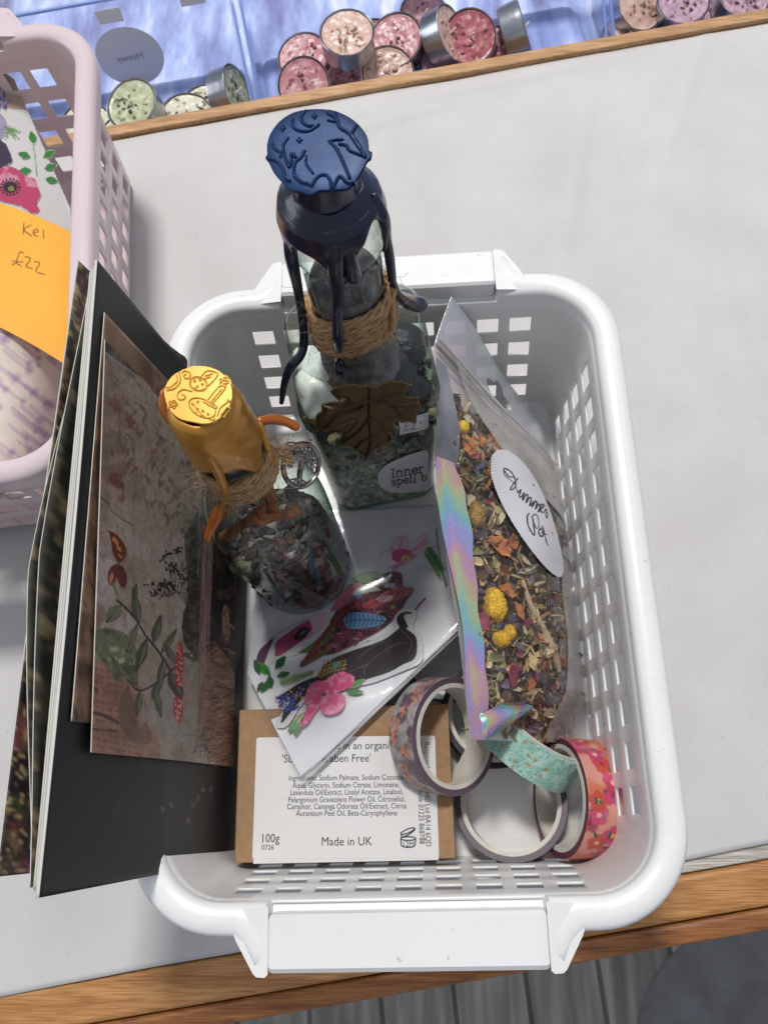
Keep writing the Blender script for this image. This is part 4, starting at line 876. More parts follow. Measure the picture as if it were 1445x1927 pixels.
for i in range(na):
    a = 2 * math.pi * i / na
    for j in range(nt):
        t = j / (nt - 1); z = 173.4 + (hem2(a) - 173.4) * t
        r = np.interp(z, [128, 140, 146, 156, 164, 169, 172, 173.4], [10.6, 11.2, 11.6, 11.4, 11.0, 10.2, 9.0, 7.6]) + .28 * wob(a, 5) * math.sin(math.pi * min(1, t * 1.3)) + .2 * wob(a * 1.0, z * .3) - .9 * max(0, (t - .9) / .1) ** 2
        V.append((SX_ + r * math.cos(a), SY_ + r * math.sin(a), z))
F = [(i * nt + j, i * nt + j + 1, ((i + 1) % na) * nt + j + 1, ((i + 1) % na) * nt + j) for i in range(na) for j in range(nt - 1)]
o = obj('wax_cap', V, F, gold, sm, ang=0); solidify(o, 1.1)
v, f = lathe([(8.6, 134), (8.8, 150), (8.6, 171), (.01, 172)], 32, (SX_, SY_, 0)); obj('cork', v, f, mat('dark_stopper', '#171513', rough=.4), sm)
drip('wax_drip', [C2(398, 862, 10.9), C2(412, 890, 11.3), C2(424, 925, 11.5), P(424, 945, 112)], [1.2, 1.5, 1.35, 1.2], gold, sm)
drip('wax_drip', [P(424, 938, 113), P(415, 962, 110), P(402, 985, 106), P(391, 1012, 102)], [1.7, 2.5, 2.0, 1.3], copper, sm)
drip('wax_drip', [C2(488, 800, 10.3), C2(502, 840, 11.2), C2(511, 868, 11.2)], [1.1, 1.3, 1.5], gold, sm)
drip('wax_drip', [P(490, 792, 134), P(515, 789, 131), P(540, 794, 128), P(556, 803, 126)], [1.5, 1.7, 1.6, 1.5], copper, sm)
drip('wax_drip', [P(312, 740, 166), P(311, 765, 163), P(320, 790, 160)], [1.6, 1.9, 1.4], copper, sm)
cv = Canvas(300, 680, 445, 805, '#e0b148', 3.0); GX = lambda x, y: (280 + x * 560 / 1445, 640 + y * 540 / 1393)
out = [GX(*p) for p in ((240, 125), (290, 130), (340, 150), (385, 190), (403, 240), (400, 300), (370, 350), (335, 385), (280, 405), (220, 398), (150, 380), (105, 340), (82, 290), (78, 240), (95, 200), (120, 170), (165, 145), (205, 128))]
cv.poly(out, '#e0b148', 4)
def ring(cx, cy, rx, ry, rot=0, w=1.2, h=1, t0=0, t1=6.283): cv.ridge([(cx + rx * math.cos(t) * math.cos(rot) - ry * math.sin(t) * math.sin(rot), cy + rx * math.cos(t) * math.sin(rot) + ry * math.sin(t) * math.cos(rot)) for t in np.linspace(t0, t1, 14)], w, h, 3)
x, y = GX(243, 213); ring(x, y, 17, 13, .3); ring(x, y, 15, 11, .3, .8, .6)
x, y = GX(262, 330); ring(x, y, 27, 16, .5); ring(x + 4, y + 6, 24, 8, .7, .9, .8, -.3, 2.8)
for (a, b) in ((225, 200), (250, 195), (262, 215), (240, 225), (228, 235), (215, 310), (240, 300), (238, 335), (265, 345), (290, 360), (230, 355), (255, 370)): x, y = GX(a, b); ring(x, y, 1.6, 1.6, 0, 1.0, .9)
for pth in ([(255, 180), (285, 150), (330, 158), (335, 175), (300, 215), (285, 225)], [(275, 175), (310, 165)], [(270, 190), (300, 180)], [(290, 290), (340, 230), (372, 225), (362, 250), (310, 310)], [(305, 300), (355, 240)], [(270, 285), (330, 320), (320, 330), (268, 300)],
            [(210, 250), (170, 240), (142, 262), (148, 288), (172, 288), (180, 272), (166, 264)], [(165, 160), (178, 150), (200, 160), (202, 180), (185, 188), (172, 176), (184, 166)], [(150, 160), (155, 200), (130, 235), (90, 245)], [(135, 170), (140, 200), (110, 228), (88, 232)], [(388, 300), (350, 330), (335, 370)], [(396, 320), (372, 340), (352, 372)], [(385, 290), (400, 300)]): cv.ridge([GX(*p) for p in pth], 1.3, 1)
for k in range(5): a = k * 1.257; x, y = GX(120 + 15 * math.cos(a), 312 + 14 * math.sin(a)); ring(x, y, 2.6, 2.6, 0, 1.1, 1)
for k in range(5): a = k * 1.257; x, y = GX(366 + 14 * math.cos(a), 205 + 16 * math.sin(a)); ring(x, y, 2.8, 2.8, 0, 1.2, 1)
cv.hgt += .05 * fbm(cv.X / 14, cv.Y / 14, 4); cv.c = cv.c * (1 - .35 * np.clip(cv.hgt - .3, 0, 1))[..., None]
nsg = np.array([-.05, -.06, 1.0]); nsg /= np.linalg.norm(nsg)
decal('wax_seal', cv, castplane((SX_, SY_, 175), nsg), goldseal, sm, thick=1.1, step=.7, lift=lambda px: (cv.at(px, 'hgt') * .5)[:, None] * nsg)
# silver tree charm
silver = mat('oxidised_silver', '#a9a4a0', '#5a5553', scale=300, rough=.25, metal=1)
ce = P(567, 876, 112); ce_n = np.array([.62, -.38, .52]); Rc = rot_to(ce_n); 
def cpt(x, y, z=0): return ce + Rc @ np.array([x, y, z])
charm = None
v, f = tube([cpt(7.6 * math.cos(a), 7.6 * math.sin(a)) for a in np.linspace(0, 6.283, 33)[:-1]], .75, 8, 1, True); v2, f2 = tube([cpt(6.6 * math.cos(a), 6.6 * math.sin(a)) for a in np.linspace(0, 6.283, 33)[:-1]], .3, 6, 1, True)
parts = [(v, f), (v2, f2), tube([cpt(-5.5, -3.5), cpt(-2, -1), cpt(0, 0), cpt(2, 1)], [.9, 1.0, 1.0, .8], 8, 3)]
rs = np.random.RandomState(3)
for k in range(9):
    a = .46 + (k - 4) * .33; e = 6.6; parts.append(tube([cpt(1, .5), cpt(3.6 * math.cos(a * .8), 3.6 * math.sin(a * .8)), cpt(e * math.cos(a), e * math.sin(a))], [.5, .4, .3], 6, 3))
for k in range(5): a = 3.6 + (k - 2) * .3; parts.append(tube([cpt(-4, -2.4), cpt(6.6 * math.cos(a), 6.6 * math.sin(a))], [.6, .3], 6, 0))
for k in range(120):
    a = rs.uniform(-1.3, 2.3); d = rs.uniform(3.4, 6.2); parts.append(blob(cpt(d * math.cos(a), d * math.sin(a), .2), .62, k, .2, 1))
v, f = cat_(parts); charm = obj('tree_charm', v, f, silver, sm, ang=50)
v, f = tube([P(548, 838, 120) + np.array([1.5 * math.cos(a), .4, 1.5 * math.sin(a)]) for a in np.linspace(0, 6.283, 12)[:-1]], .35, 8, 2, True); obj('jump_ring', v, f, silver, charm)
# ================================================================ the journal leaning over the left side of the basket
def bxz(z): return np.interp(z, [0, 85, 150, 170], [-73.0, -79.0, -87.4, -90.0])
def castbook(off):
    def f(px):
        d = np.stack([(px[:, 0] - PW / 2) / FPX, -(px[:, 1] - PH / 2) / FPX, -np.ones(len(px))], 1) @ ROT.T; z = np.full(len(px), 80.0)
        for _ in range(60):
            x = bxz(z) + off; t = (x - CAM[0]) / d[:, 0]; z = .6 * z + .4 * (CAM[2] + t * d[:, 2])
        return CAM + d * t[:, None]
    return f
cover_m = mat('black_card', '#25272a', '#1e1f22', scale=12, rough=.42, bump=.1, bscale=600, spec=.5, coat=.15); edge_m = mat('white_paper_edge', '#c9c7bf', rough=.8)
book = thing('journal', (-80, -8, 2), 'large black junk journal standing open against the left basket wall, pages fanned', 'journal')
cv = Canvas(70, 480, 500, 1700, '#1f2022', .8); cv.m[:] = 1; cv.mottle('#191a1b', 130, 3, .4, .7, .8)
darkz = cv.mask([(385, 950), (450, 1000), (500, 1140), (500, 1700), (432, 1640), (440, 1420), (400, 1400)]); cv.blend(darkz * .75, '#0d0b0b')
for k in range(60):
    x, y = RNG.uniform(395, 470), RNG.uniform(1420, 1600); cv.line([(x, y), (x + RNG.uniform(-6, 6), y + RNG.uniform(4, 12))], 1.2, '#4c4346', 0, .5)
for (x, y, a) in ((368, 1508, .9), (352, 1545, .5), (395, 1490, 1.2), (375, 1490, .3), (300, 1528, .6), (318, 1515, .2), (362, 1520, 1.5), (405, 1445, 1.4)): cv.leaf(x, y, 12, 5, -a, '#6e6463', None, .7)
cv.ell(222, 1520, 10, 30, '#4a3638', .3, .35, .8); cv.ell(272, 1430, 12, 20, '#3c3a3a', .3, .4, .8)
def cover_pt(a, b):
    z = 2.5 + b * 148.5; y = -102 + a * 181.4 + 2.9 * b; bow = 1.2 * math.sin(math.pi * a) * b; return (bxz(z) + bow * .6, y, z + 6.0 * a * b)
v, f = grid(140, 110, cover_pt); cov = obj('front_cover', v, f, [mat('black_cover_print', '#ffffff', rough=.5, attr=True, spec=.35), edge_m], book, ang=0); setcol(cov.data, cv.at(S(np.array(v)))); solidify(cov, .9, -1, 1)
# pages: thin sheets fanned between the covers
def sheet_fn(topx, ya, yb, zt, bow=0, z0=3, y0=0):
    def fn(a, b):
        y = ya + (yb - ya) * a + y0 * a * b; tx = np.interp(a, [0, .5, 1], topx) + bow * math.sin(math.pi * a) ** 1.3; ztt = np.interp(a, [0, 1], zt)
        if b < .55: t = b / .55; x = -76.5 + (-81.0 + 76.5) * t; z = z0 + (88 - z0) * t
        else: t = (b - .55) / .45; x = -81.0 + (tx + 81.0) * (t ** .85); z = 88 + (ztt - 88) * t
        return (x, y, z)
    return fn
def art(cols, base, seed, region=(-20, 460, 260, 1700)):
    cv = Canvas(*region, base, .7); cv.m[:] = 1
    for i, (c, sc, lo, hi, a) in enumerate(cols): cv.mottle(c, sc, seed + i * 5, lo, hi, a, sc * 1.6)
    return cv
pg1 = art([('#3c3a33', 60, .4, .6, .8), ('#8a7a5e', 40, .55, .7, .8), ('#2c2e26', 18, .5, .6, .8), ('#a08a66', 12, .6, .7, .5), ('#1c1a1a', 7, .55, .62, .7)], '#232320', 3)
pg2 = art([('#4a4038', 70, .4, .6, .8), ('#70603c', 26, .52, .66, .8), ('#3d4a2c', 34, .55, .7, .7), ('#8c3f52', 22, .6, .72, .6), ('#20181c', 12, .5, .58, .8), ('#b39a70', 8, .64, .72, .7)], '#2b2424', 31)
for k in range(50):
    x, y = RNG.uniform(20, 140), RNG.uniform(560, 1500); pg2.leaf(x, y, RNG.uniform(10, 30), RNG.uniform(6, 14), RNG.uniform(0, 6.3), ['#6b4a2e', '#55603a', '#7a3548', '#8a7a5a', '#3a2430'][k % 5], '#1a1414', .8)
for k in range(26):
    x, y = RNG.uniform(80, 150), RNG.uniform(700, 1300); p = [(x, y)]
    for j in range(4): x += RNG.uniform(-14, 14); y += RNG.uniform(8, 22); p.append((x, y))
    pg1.line(p, RNG.uniform(1, 2.6), '#2a241c', 4, .8)
artm = mat('printed_journal_page', '#ffffff', rough=.5, attr=True)
def page(name, fn, cvx, m, t=.28, n=(90, 40)):
    v, f = grid(n[0], n[1], fn); o = obj(name, v, f, [m, edge_m], book, ang=0); setcol(o.data, cvx.at(S(np.array(v)))); solidify(o, t, 0, 1); return o
white = Canvas(0, 0, 4, 4, '#b5b3ac'); 
for k in range(3): page('page', sheet_fn((-88.6 - .9 * k, -89.0 - 1.0 * k, -89.2 - 1.0 * k), -98.4 + .4 * k, 76 - k * .7, (149.5 - .6 * k, 155 - .8 * k), 0, 3, 6), white, artm, .35)
page('page', sheet_fn((-93.5, -97, -92.5), -97.5, 79, (144, 150), -3.0), pg1, artm)
page('page', sheet_fn((-94.5, -99.5, -93.5), -96.5, 70, (141, 146), -5.0), pg1, artm)
page('page', sheet_fn((-96.5, -100.5, -96), -92, 60, (136, 141), -5.5), art([('#26242a', 60, .4, .6, .9)], '#3a2c44', 9), artm)
page('back_cover', sheet_fn((-112.5, -110.5, -104), -96.5, 74, (125, 137), 1.0, 3, 24), pg2, artm, .5, (200, 90))
# ---- prints leaning on the cover
def quad_sheet(name, corners, off, cvx, label, n=(120, 150), t=.35, sag=1.5, m=None):
    """corners TL TR BR BL as (y, z) on the journal plane"""
    TL, TR, BR_c, BL = [np.array(c, float) for c in corners]
    def fn(a, b):
        q = (TL * (1 - a) + TR * a) * (1 - b) + (BL * (1 - a) + BR_c * a) * b
        return (bxz(q[1]) + off + sag * math.sin(math.pi * a) * math.sin(math.pi * b) + .6 * (1 - a), q[0], q[1])
    v, f = grid(n[0], n[1], fn); o = obj(name, v, f, [m or artm, edge_m], None, ang=0); setcol(o.data, cvx.at(S(np.array(v)))); solidify(o, t, -1, 1); return tag(o, label, 'print')
fc = castbook(1.6)
def yz(px, py): p = fc(np.array([[px, py]], float))[0]; return (p[1], p[2])
cvb = Canvas(120, 560, 480, 1460, '#7a5a44', .8); cvb.m[:] = 1; cvb.mottle('#5e4230', 60, 3, .4, .65, .8); cvb.mottle('#3c2a1e', 14, 8, .5, .6, .7, 50); cvb.mottle('#94745a', 30, 9, .55, .7, .6)
for k in range(50):
    x, y = RNG.uniform(130, 175), RNG.uniform(1000, 1350); cvb.line([(x, y), (x + RNG.uniform(-8, 14), y + RNG.uniform(6, 22))], 1.4, '#2e2119', 0, .8)
A_, B_ = np.array(yz(197, 588)), np.array(yz(135, 1357)); dn = np.array([0.02, -1.0])
quad_sheet('art_print', (A_, A_ + (0, -130), B_ + (2, -124), B_), .8, cvb, 'brown wood patterned print, just peeking out behind the collage print', (80, 90), sag=.3)
# the collage print, painted in detail
cv = Canvas(150, 600, 500, 1470, '#8f867e', 1.0); cv.m[:] = 1; X, Y = cv.X, cv.Y
cv.mottle('#a89e96', 70, 3, .4, .62, .8, 110); cv.mottle('#776658', 46, 7, .5, .68, .7, 90); cv.mottle('#9d8f84', 24, 11, .5, .62, .6)
edge_top = cv.mask([(185, 620), (260, 640), (330, 740), (420, 860), (420, 905), (340, 800), (270, 715), (188, 655)]); cv.blend(edge_top * .8, '#39343a'); cv.mottle('#1f1c22', 10, 5, .45, .6, .9, None, edge_top)
rs = np.random.RandomState(12)
for k in range(140):
    t = rs.rand(); x = 215 + 190 * t + rs.normal() * 4; y = 665 + 235 * t + rs.normal() * 5; cv.line([(x, y), (x + rs.uniform(-7, 5), y + rs.uniform(4, 15))], 1, '#7d7070', 0, .7)
for k in range(16):  # faint ruled lines of the old letter
    y0 = 700 + k * 46; cv.line([(180, y0), (420, y0 + 150)], 1.0, '#5a4648', 0, .6)
for k in range(7): cv.line([(195 + k * 30, 640), (180 + k * 34, 1400)], .9, '#6b5a5c', 0, .4)
for (x, y, rx, ry, a) in ((212, 900, 12, 16, .7), (222, 912, 16, 11, .8), (238, 880, 7, 26, .5), (215, 760, 20, 14, .5), (240, 800, 22, 10, .4), (228, 938, 10, 10, .5), (262, 930, 12, 24, .35), (300, 860, 30, 40, .3)):
    cv.ell(x, y, rx, ry, '#6e3230', .5, a, .5)
for k in range(170):  # brown faded foliage top right
    t = rs.rand(); x = 215 + 190 * t + rs.normal() * 16; y = 735 + 300 * t + rs.normal() * 60; cv.leaf(x, y, rs.uniform(8, 26), rs.uniform(3, 8), rs.uniform(.6, 2.4), ['#5d4144', '#6a4a46', '#4a3c40', '#7a4a44', '#574a50'][k % 5], None, .55)
for k in range(24): x, y = rs.uniform(200, 380), rs.uniform(720, 1000); cv.line([(x, y), (x + rs.uniform(6, 22), y + rs.uniform(10, 45)), (x + rs.uniform(0, 30), y + rs.uniform(40, 80))], 1.2, '#4a3236', 4, .6)
cv.line([(175, 930), (200, 945), (212, 965), (250, 990)], 1.6, '#3a2e30', 4); cv.line([(172, 1030), (188, 1042), (196, 1062), (214, 1075)], 1.4, '#3a2e30', 4); cv.line([(172, 1108), (190, 1118), (204, 1132)], 1.4, '#3a2e30', 4); cv.line([(250, 640), (250, 1000)], 1, '#5a4a4c', 0, .6)
cv.mottle('#b3a7ae', 40, 15, .42, .6, .7, 60, cv.mask([(175, 980), (380, 1010), (380, 1200), (175, 1190)]))
# butterfly
for pts, c in (([(203, 998), (214, 1003), (226, 1015), (236, 1030), (236, 1045), (230, 1056), (222, 1058), (212, 1045), (208, 1024)], '#6a2f22'), ([(222, 1060), (232, 1070), (238, 1085), (236, 1100), (231, 1107), (222, 1098), (218, 1080)], '#5e2a2c'), ([(220, 1060), (206, 1068), (201, 1085), (204, 1100), (212, 1100), (219, 1085)], '#6a3230')):
    cv.poly(pts, c, 4)
for (x, y, rx, ry, a) in ((216, 1018, 9, 4, .9), (222, 1032, 8, 3, .9), (208, 1088, 3.5, 10, .2), (224, 1046, 6, 2.4, .8)): cv.ell(x, y, rx, ry, '#c08a5a', a, .9)
for k in range(10): cv.line([(222, 1058), (rs.uniform(200, 238), rs.uniform(1000, 1104))], .8, '#2a1216', 0, .7)
cv.line([(172, 1018), (188, 1003), (203, 1000)], 1.2, '#3a2a2c', 3)
# landscape patch and old letter
land = cv.mask([(172, 1190), (200, 1180), (232, 1190), (252, 1210), (262, 1240), (258, 1290), (225, 1290), (200, 1268), (172, 1225)]); cv.blend(land * .9, '#5f6a50'); cv.mottle('#8b9074', 18, 6, .5, .65, .8, None, land); cv.mottle('#3f4838', 14, 16, .55, .7, .8, None, land)
for (x, y) in ((214, 1222), (224, 1245), (210, 1240)):
    for q in range(4): a = q * .785; cv.line([(x - 9 * math.cos(a), y - 6 * math.sin(a)), (x + 9 * math.cos(a), y + 6 * math.sin(a))], 2, '#b3b498', 0, .7)
old = cv.mask([(165, 1225), (196, 1250), (215, 1280), (262, 1290), (300, 1400), (300, 1440), (150, 1430)]); cv.blend(old * .92, '#94705e'); cv.mottle('#7a5646', 22, 9, .45, .62, .7, None, old)
for r0 in range(13):
    for c0 in range(7):
        x, y = 176 + c0 * 12 + r0 * .4 + rs.uniform(-1, 1), 1256 + r0 * 12 + c0 * 2.4
        if y > 1240 + (x - 165) * .5: cv.line([(x, y), (x + 1.5, y + 5), (x + 4, y + 1), (x + 7, y + 6)], 1.2, '#4c2f28', 0, .75)
cv.line([(165, 1340), (190, 1345), (220, 1360)], 7, '#33262a', 3, .8); cv.line([(165, 1372), (215, 1376)], 5, '#3c2e30', 3, .8); cv.line([(165, 1290), (180, 1300)], 9, '#3c2e30', 3, .7)
cv.mottle('#8d8b84', 30, 19, .4, .6, .8, 40, cv.mask([(262, 1290), (380, 1240), (430, 1330), (430, 1445), (270, 1440)]))
cv.poly([(225, 1310), (240, 1290), (252, 1330), (258, 1370), (250, 1390), (230, 1380), (222, 1350)], '#5e4a3e', 3, .8); cv.poly([(262, 1370), (275, 1360), (285, 1395), (262, 1400), (240, 1392)], '#6b5548', 3, .8)
# plant stem with leaves
stem = [(218, 1128), (250, 1160), (272, 1195), (296, 1225), (318, 1260), (332, 1285)]; cv.line(stem, 4.5, '#3c3733', 5); cv.line([(332, 1252), (300, 1280), (262, 1300), (240, 1280)], 4, '#3a3431', 5); cv.line([(252, 1200), (240, 1260), (260, 1300)], 2, '#4a453c', 5)
for (x, y, L, w, a, c) in ((228, 1138, 46, 26, 2.3, '#666a58'), (222, 1130, 36, 18, -1.9, '#9a9b90'), (248, 1158, 62, 13, -1.45, '#565a4a'), (262, 1180, 78, 17, -1.75, '#4f5446'), (258, 1172, 62, 17, 1.95, '#6a6c58'), (286, 1212, 58, 18, -1.3, '#4c5044'), (276, 1200, 70, 20, 1.9, '#43473c'), (300, 1232, 60, 14, -1.0, '#5a5c4c'), (305, 1240, 70, 15, 1.7, '#4a4d44'), (318, 1262, 52, 22, 1.25, '#3d3b38'), (330, 1250, 48, 14, -2.1, '#54564a'), (288, 1288, 66, 15, 1.35, '#50534a'), (262, 1300, 52, 15, 1.7, '#4c4c42'), (300, 1280, 40, 15, 2.0, '#474a40'), (238, 1278, 58, 12, -2.2, '#5a5c4c'), (330, 1284, 36, 20, 1.3, '#3f3d3a')):
    cv.leaf(x, y, L, w, a, c, '#2d2d26'); cv.leaf(x + 2, y + 1, L * .8, w * .35, a, '#7d7f6a', None, .5)
# umbel plants
for (bx_0, by_0, n_, R0) in ((330, 1130, 13, 62), (355, 1085, 10, 56), (308, 1130, 6, 30)):
    for k in range(n_):
        a = -2.6 + 2.0 * k / n_ + rs.normal() * .1; L = R0 * rs.uniform(.55, 1.1); ex, ey = bx_0 + L * math.cos(a), by_0 + L * math.sin(a)
        cv.line([(bx_0, by_0 - 18), ((bx_0 + ex) / 2, (by_0 + ey) / 2 + 6), (ex, ey)], 1, '#2a2226', 3)
        for q in range(6): cv.ell(ex + rs.normal() * 4, ey + rs.normal() * 4, 1.6, 3, '#241c20', rs.rand() * 3)
dk = cv.mask([(345, 1010), (372, 960), (395, 1000), (385, 1130), (372, 1250), (345, 1210), (340, 1180), (352, 1120)]); cv.blend(dk * .8, '#46433c'); cv.mottle('#2b2a26', 14, 6, .48, .6, .8, None, dk)
for k in range(40): x, y = rs.uniform(340, 385), rs.uniform(960, 1240); cv.leaf(x, y, rs.uniform(10, 22), rs.uniform(6, 12), rs.rand() * 6.28, ['#3a3932', '#55574a', '#2c2a28'][k % 3], None, .7)
# red spotted mushrooms (seen steeply) and the bark strip
for (x, y, rx, ry, a) in ((336, 1252, 8, 44, .04), (334, 1335, 9, 26, -.12)):
    cv.ell(x, y, rx, ry, '#9c3b3e', a)
    for k in range(26): cv.ell(x + rs.uniform(-rx, rx) * .7, y + rs.uniform(-ry, ry) * .85, 1.0, 2.1, '#d2aaa2')
cv.poly([(344, 1262), (352, 1255), (356, 1320), (346, 1340)], '#9f7f78', 0)
st_ = cv.mask([(392, 880), (402, 960), (392, 1180), (384, 1410), (368, 1400), (375, 1150), (380, 1000)]); cv.blend(st_, '#8a716a')
for k in range(70): x = 372 + rs.uniform(0, 24); y = rs.uniform(930, 1380); cv.line([(x, y), (x - 2, y + rs.uniform(20, 70))], 1.1, ['#4c3a38', '#b09a90', '#5e4a46'][k % 3], 0, .8)
# dark right part with the stump and pale toadstool
rt = cv.mask([(404, 900), (500, 900), (500, 1470), (440, 1470), (410, 1440), (386, 1410), (394, 1180)]); cv.blend(rt, '#2c2427'); cv.mottle('#15110f', 26, 8, .45, .6, .8, None, rt); cv.mottle('#5a4a44', 10, 12, .56, .66, .8, 18, rt)
bk = cv.mask([(388, 1235), (404, 1210), (430, 1240), (445, 1290), (438, 1350), (445, 1400), (440, 1450), (405, 1440), (386, 1400), (384, 1330)]); cv.blend(bk * .9, '#8a6a5c')
for k in range(330):
    x, y = rs.uniform(384, 446), rs.uniform(1212, 1450); cv.line([(x, y), (x + rs.uniform(6, 16), y + rs.uniform(-7, 5))], rs.uniform(1, 2.2), ['#33231f', '#4a332c', '#b0927e', '#251a18', '#6b4a3e'][k % 5], 0, .85)
cv.ell(424, 1172, 7, 34, '#a8826e', -.05)
for k in range(22): cv.ell(424 + rs.uniform(-4, 4), 1172 + rs.uniform(-28, 28), 1.0, 2.0, '#4c2e26')
cv.line([(430, 1175), (442, 1185), (446, 1200)], 5, '#9a7a66', 3)
for k in range(60): x, y = rs.uniform(395, 470), rs.uniform(1000, 1230); cv.leaf(x, y, rs.uniform(5, 15), rs.uniform(2, 6), rs.rand() * 6.28, ['#4e3f3e', '#6b5650', '#3a2c2e', '#7d625a'][k % 4], None, .7)
for k in range(26): a = rs.uniform(1.2, 3.4); x, y = 375 + rs.uniform(-10, 30), 1385 + rs.uniform(-15, 30); cv.line([(x, y), (x + 22 * math.cos(a), y + 22 * math.sin(a))], 1.5, '#33312c', 0, .8)
fn_ = fbm(cv.X / 5, cv.Y / 9, 77); cv.c = cv.c * (np.array([1.0, .93, .84]) * .92) * (.72 + .56 * fn_)[..., None]
TL, BL, BRr = np.array(yz(190, 640)), np.array(yz(163, 1416)), np.array(yz(438, 1443)); TRr = TL + (BRr - BL)
quad_sheet('collage_print', (TL, TRr, BRr, BL), 2.1, cv, 'vintage collage print with a butterfly, leafy stem and red mushrooms, leaning on the journal', (330, 700), .35, .6)
# ================================================================ kraft soap box
ex = np.array([math.cos(.0), math.sin(.0), 0]); bw0, bw1, bd0, bd1, bh = -69.2, 17.2, -102.4, -44.0, 26.0
kraft = mat('kraft_card', '#9c7a58', '#90704f', scale=260, rough=.75, bump=.12, bscale=900); soap = thing('soap_box', ((bw0 + bw1) / 2, -73, .3), 'brown kraft soap box with a white ingredients label, at the near end', 'box')
v, f = box(((bw0 + bw1) / 2, (bd0 + bd1) / 2, bh / 2 + .2), (bw1 - bw0, bd1 - bd0, bh)); o = obj('carton', v, f, kraft, soap); bevel(o, .7, 3)
v, f = box(((bw0 + bw1) / 2 + .2, (bd0 + bd1) / 2 - .1, bh + .42), (bw1 - bw0 - .6, bd1 - bd0 - .5, .45)); o = obj('lid_flap', v, f, kraft, soap); bevel(o, .2, 2)
lz = bh + .75; labelm = mat('white_label_paper', '#d3d1cf', rough=.55, bump=.05, bscale=400)
q = [P(483, 1388, lz), P(818, 1384, lz), P(826, 1614, lz), P(475, 1616, lz)]
def lab_pt(a, b): return (q[0] * (1 - a) + q[1] * a) * (1 - b) + (q[3] * (1 - a) + q[2] * a) * b
v, f = grid(2, 2, lambda a, b: lab_pt(a, b)); 
pts = rr_pts(.5, .5, .016, 4); v = [lab_pt(.5 + x, .5 - y) for x, y in pts]; lb = obj('label', v, [tuple(range(len(v)))], labelm, soap, smooth=False); solidify(lb, .12, 0)
v = [lab_pt(0, 1) + np.array([.4, .4, -.05]), lab_pt(1, 1) + np.array([-.2, .4, -.05]), lab_pt(1, 1) + np.array([-.2, -1.05, -.1]), lab_pt(0, 1) + np.array([.4, -1.05, -.1]), np.array([bw0 + 8.2, bd0 - .3, 12]), np.array([bw1 - 7, bd0 - .3, 12])]
v[2][1] = bd0 - .35; v[3][1] = bd0 - .35; o = obj('label_fold', v, [(0, 1, 2, 3), (3, 2, 5, 4)], labelm, soap, smooth=False)
txt = mat('grey_print', '#3a3a3c', rough=.7)
U = (q[1] - q[0]) / np.linalg.norm(q[1] - q[0]); Vv = np.array([-U[1], U[0], 0])
def line_at(s, px, py, hpx, wpx, align='CENTER', name='lettering'):
    p0 = P(px, py, lz + .16); size = hpx / 4.45 * 1.0
    return font_text(name, s, size, lambda x, y, p0=p0: p0 + U * x + Vv * y, txt, soap, align, 0, wpx)
for s, px, py, h, w in (('luxury oils in an organic', 652, 1410, 19, .93), ("'SLS and Paraben Free'", 614, 1434, 19, .93), ('Ingredients: Sodium Palmate, Sodium Cocoate,', 652, 1468, 13.2, .83), ('Aqua, Glycerin, Sodium Citrate, Limonene,', 651, 1482, 13.2, .83), ('Lavandula Oil/Extract, Linalyl Acetate, Linalool,', 652, 1495.5, 13.2, .80), ('Pelargonium Graveolens Flower Oil, Citronellol,', 652, 1509, 13.2, .80), ('Camphor, Cananga Odorata Oil/Extract, Citrus', 652, 1522, 13.2, .83), ('Aurantium Peel Oil, Beta-Caryophyllene', 652, 1535, 13.2, .83), ('Made in UK', 652, 1591, 20, .92), ('100g', 508, 1585, 20, .88), ('0726', 504, 1599, 11.5, .95)):
    line_at(s, px, py, h, w)
def vert(s, px, py, hpx, w):
    p0 = P(px, py, lz + .16); font_text('lettering', s, hpx / 4.45, lambda x, y: p0 - Vv * x * w + U * y, txt, soap, 'LEFT')
vert('Responsible', 799, 1396, 13.5, .88); vert('HSI Ltd BA14 6QD', 799, 1491, 13.5, .83); vert('www.', 787, 1396, 13.5, .85); vert('co.uk 01225 868788', 787, 1482, 13.5, .83)
def pl(pts, w=.22): return tube([P(x, y, lz + .15) for x, y in pts], w, 6, 3, flat=1)
el = lambda cx, cy, rx, ry, r=0, t0=0, t1=6.283: [(cx + rx * math.cos(t) * math.cos(r) - ry * math.sin(t) * math.sin(r), cy + rx * math.cos(t) * math.sin(r) + ry * math.sin(t) * math.cos(r)) for t in np.linspace(t0, t1, 14)]
v, f = cat_([pl(el(768, 1578, 14, 3.5)), pl([(754, 1578), (755, 1590)]), pl([(782, 1578), (781, 1590)]), pl(el(768, 1590, 13, 4.5, 0, 0, 3.14)), pl(el(767, 1564, 14, 3.5, -.4)), pl([(755, 1571), (757, 1575), (768, 1571), (780, 1562), (780, 1558)])]); obj('opened_jar_symbol', v, f, txt, soap)
line_at('12M', 768, 1593.5, 12.5, .95)
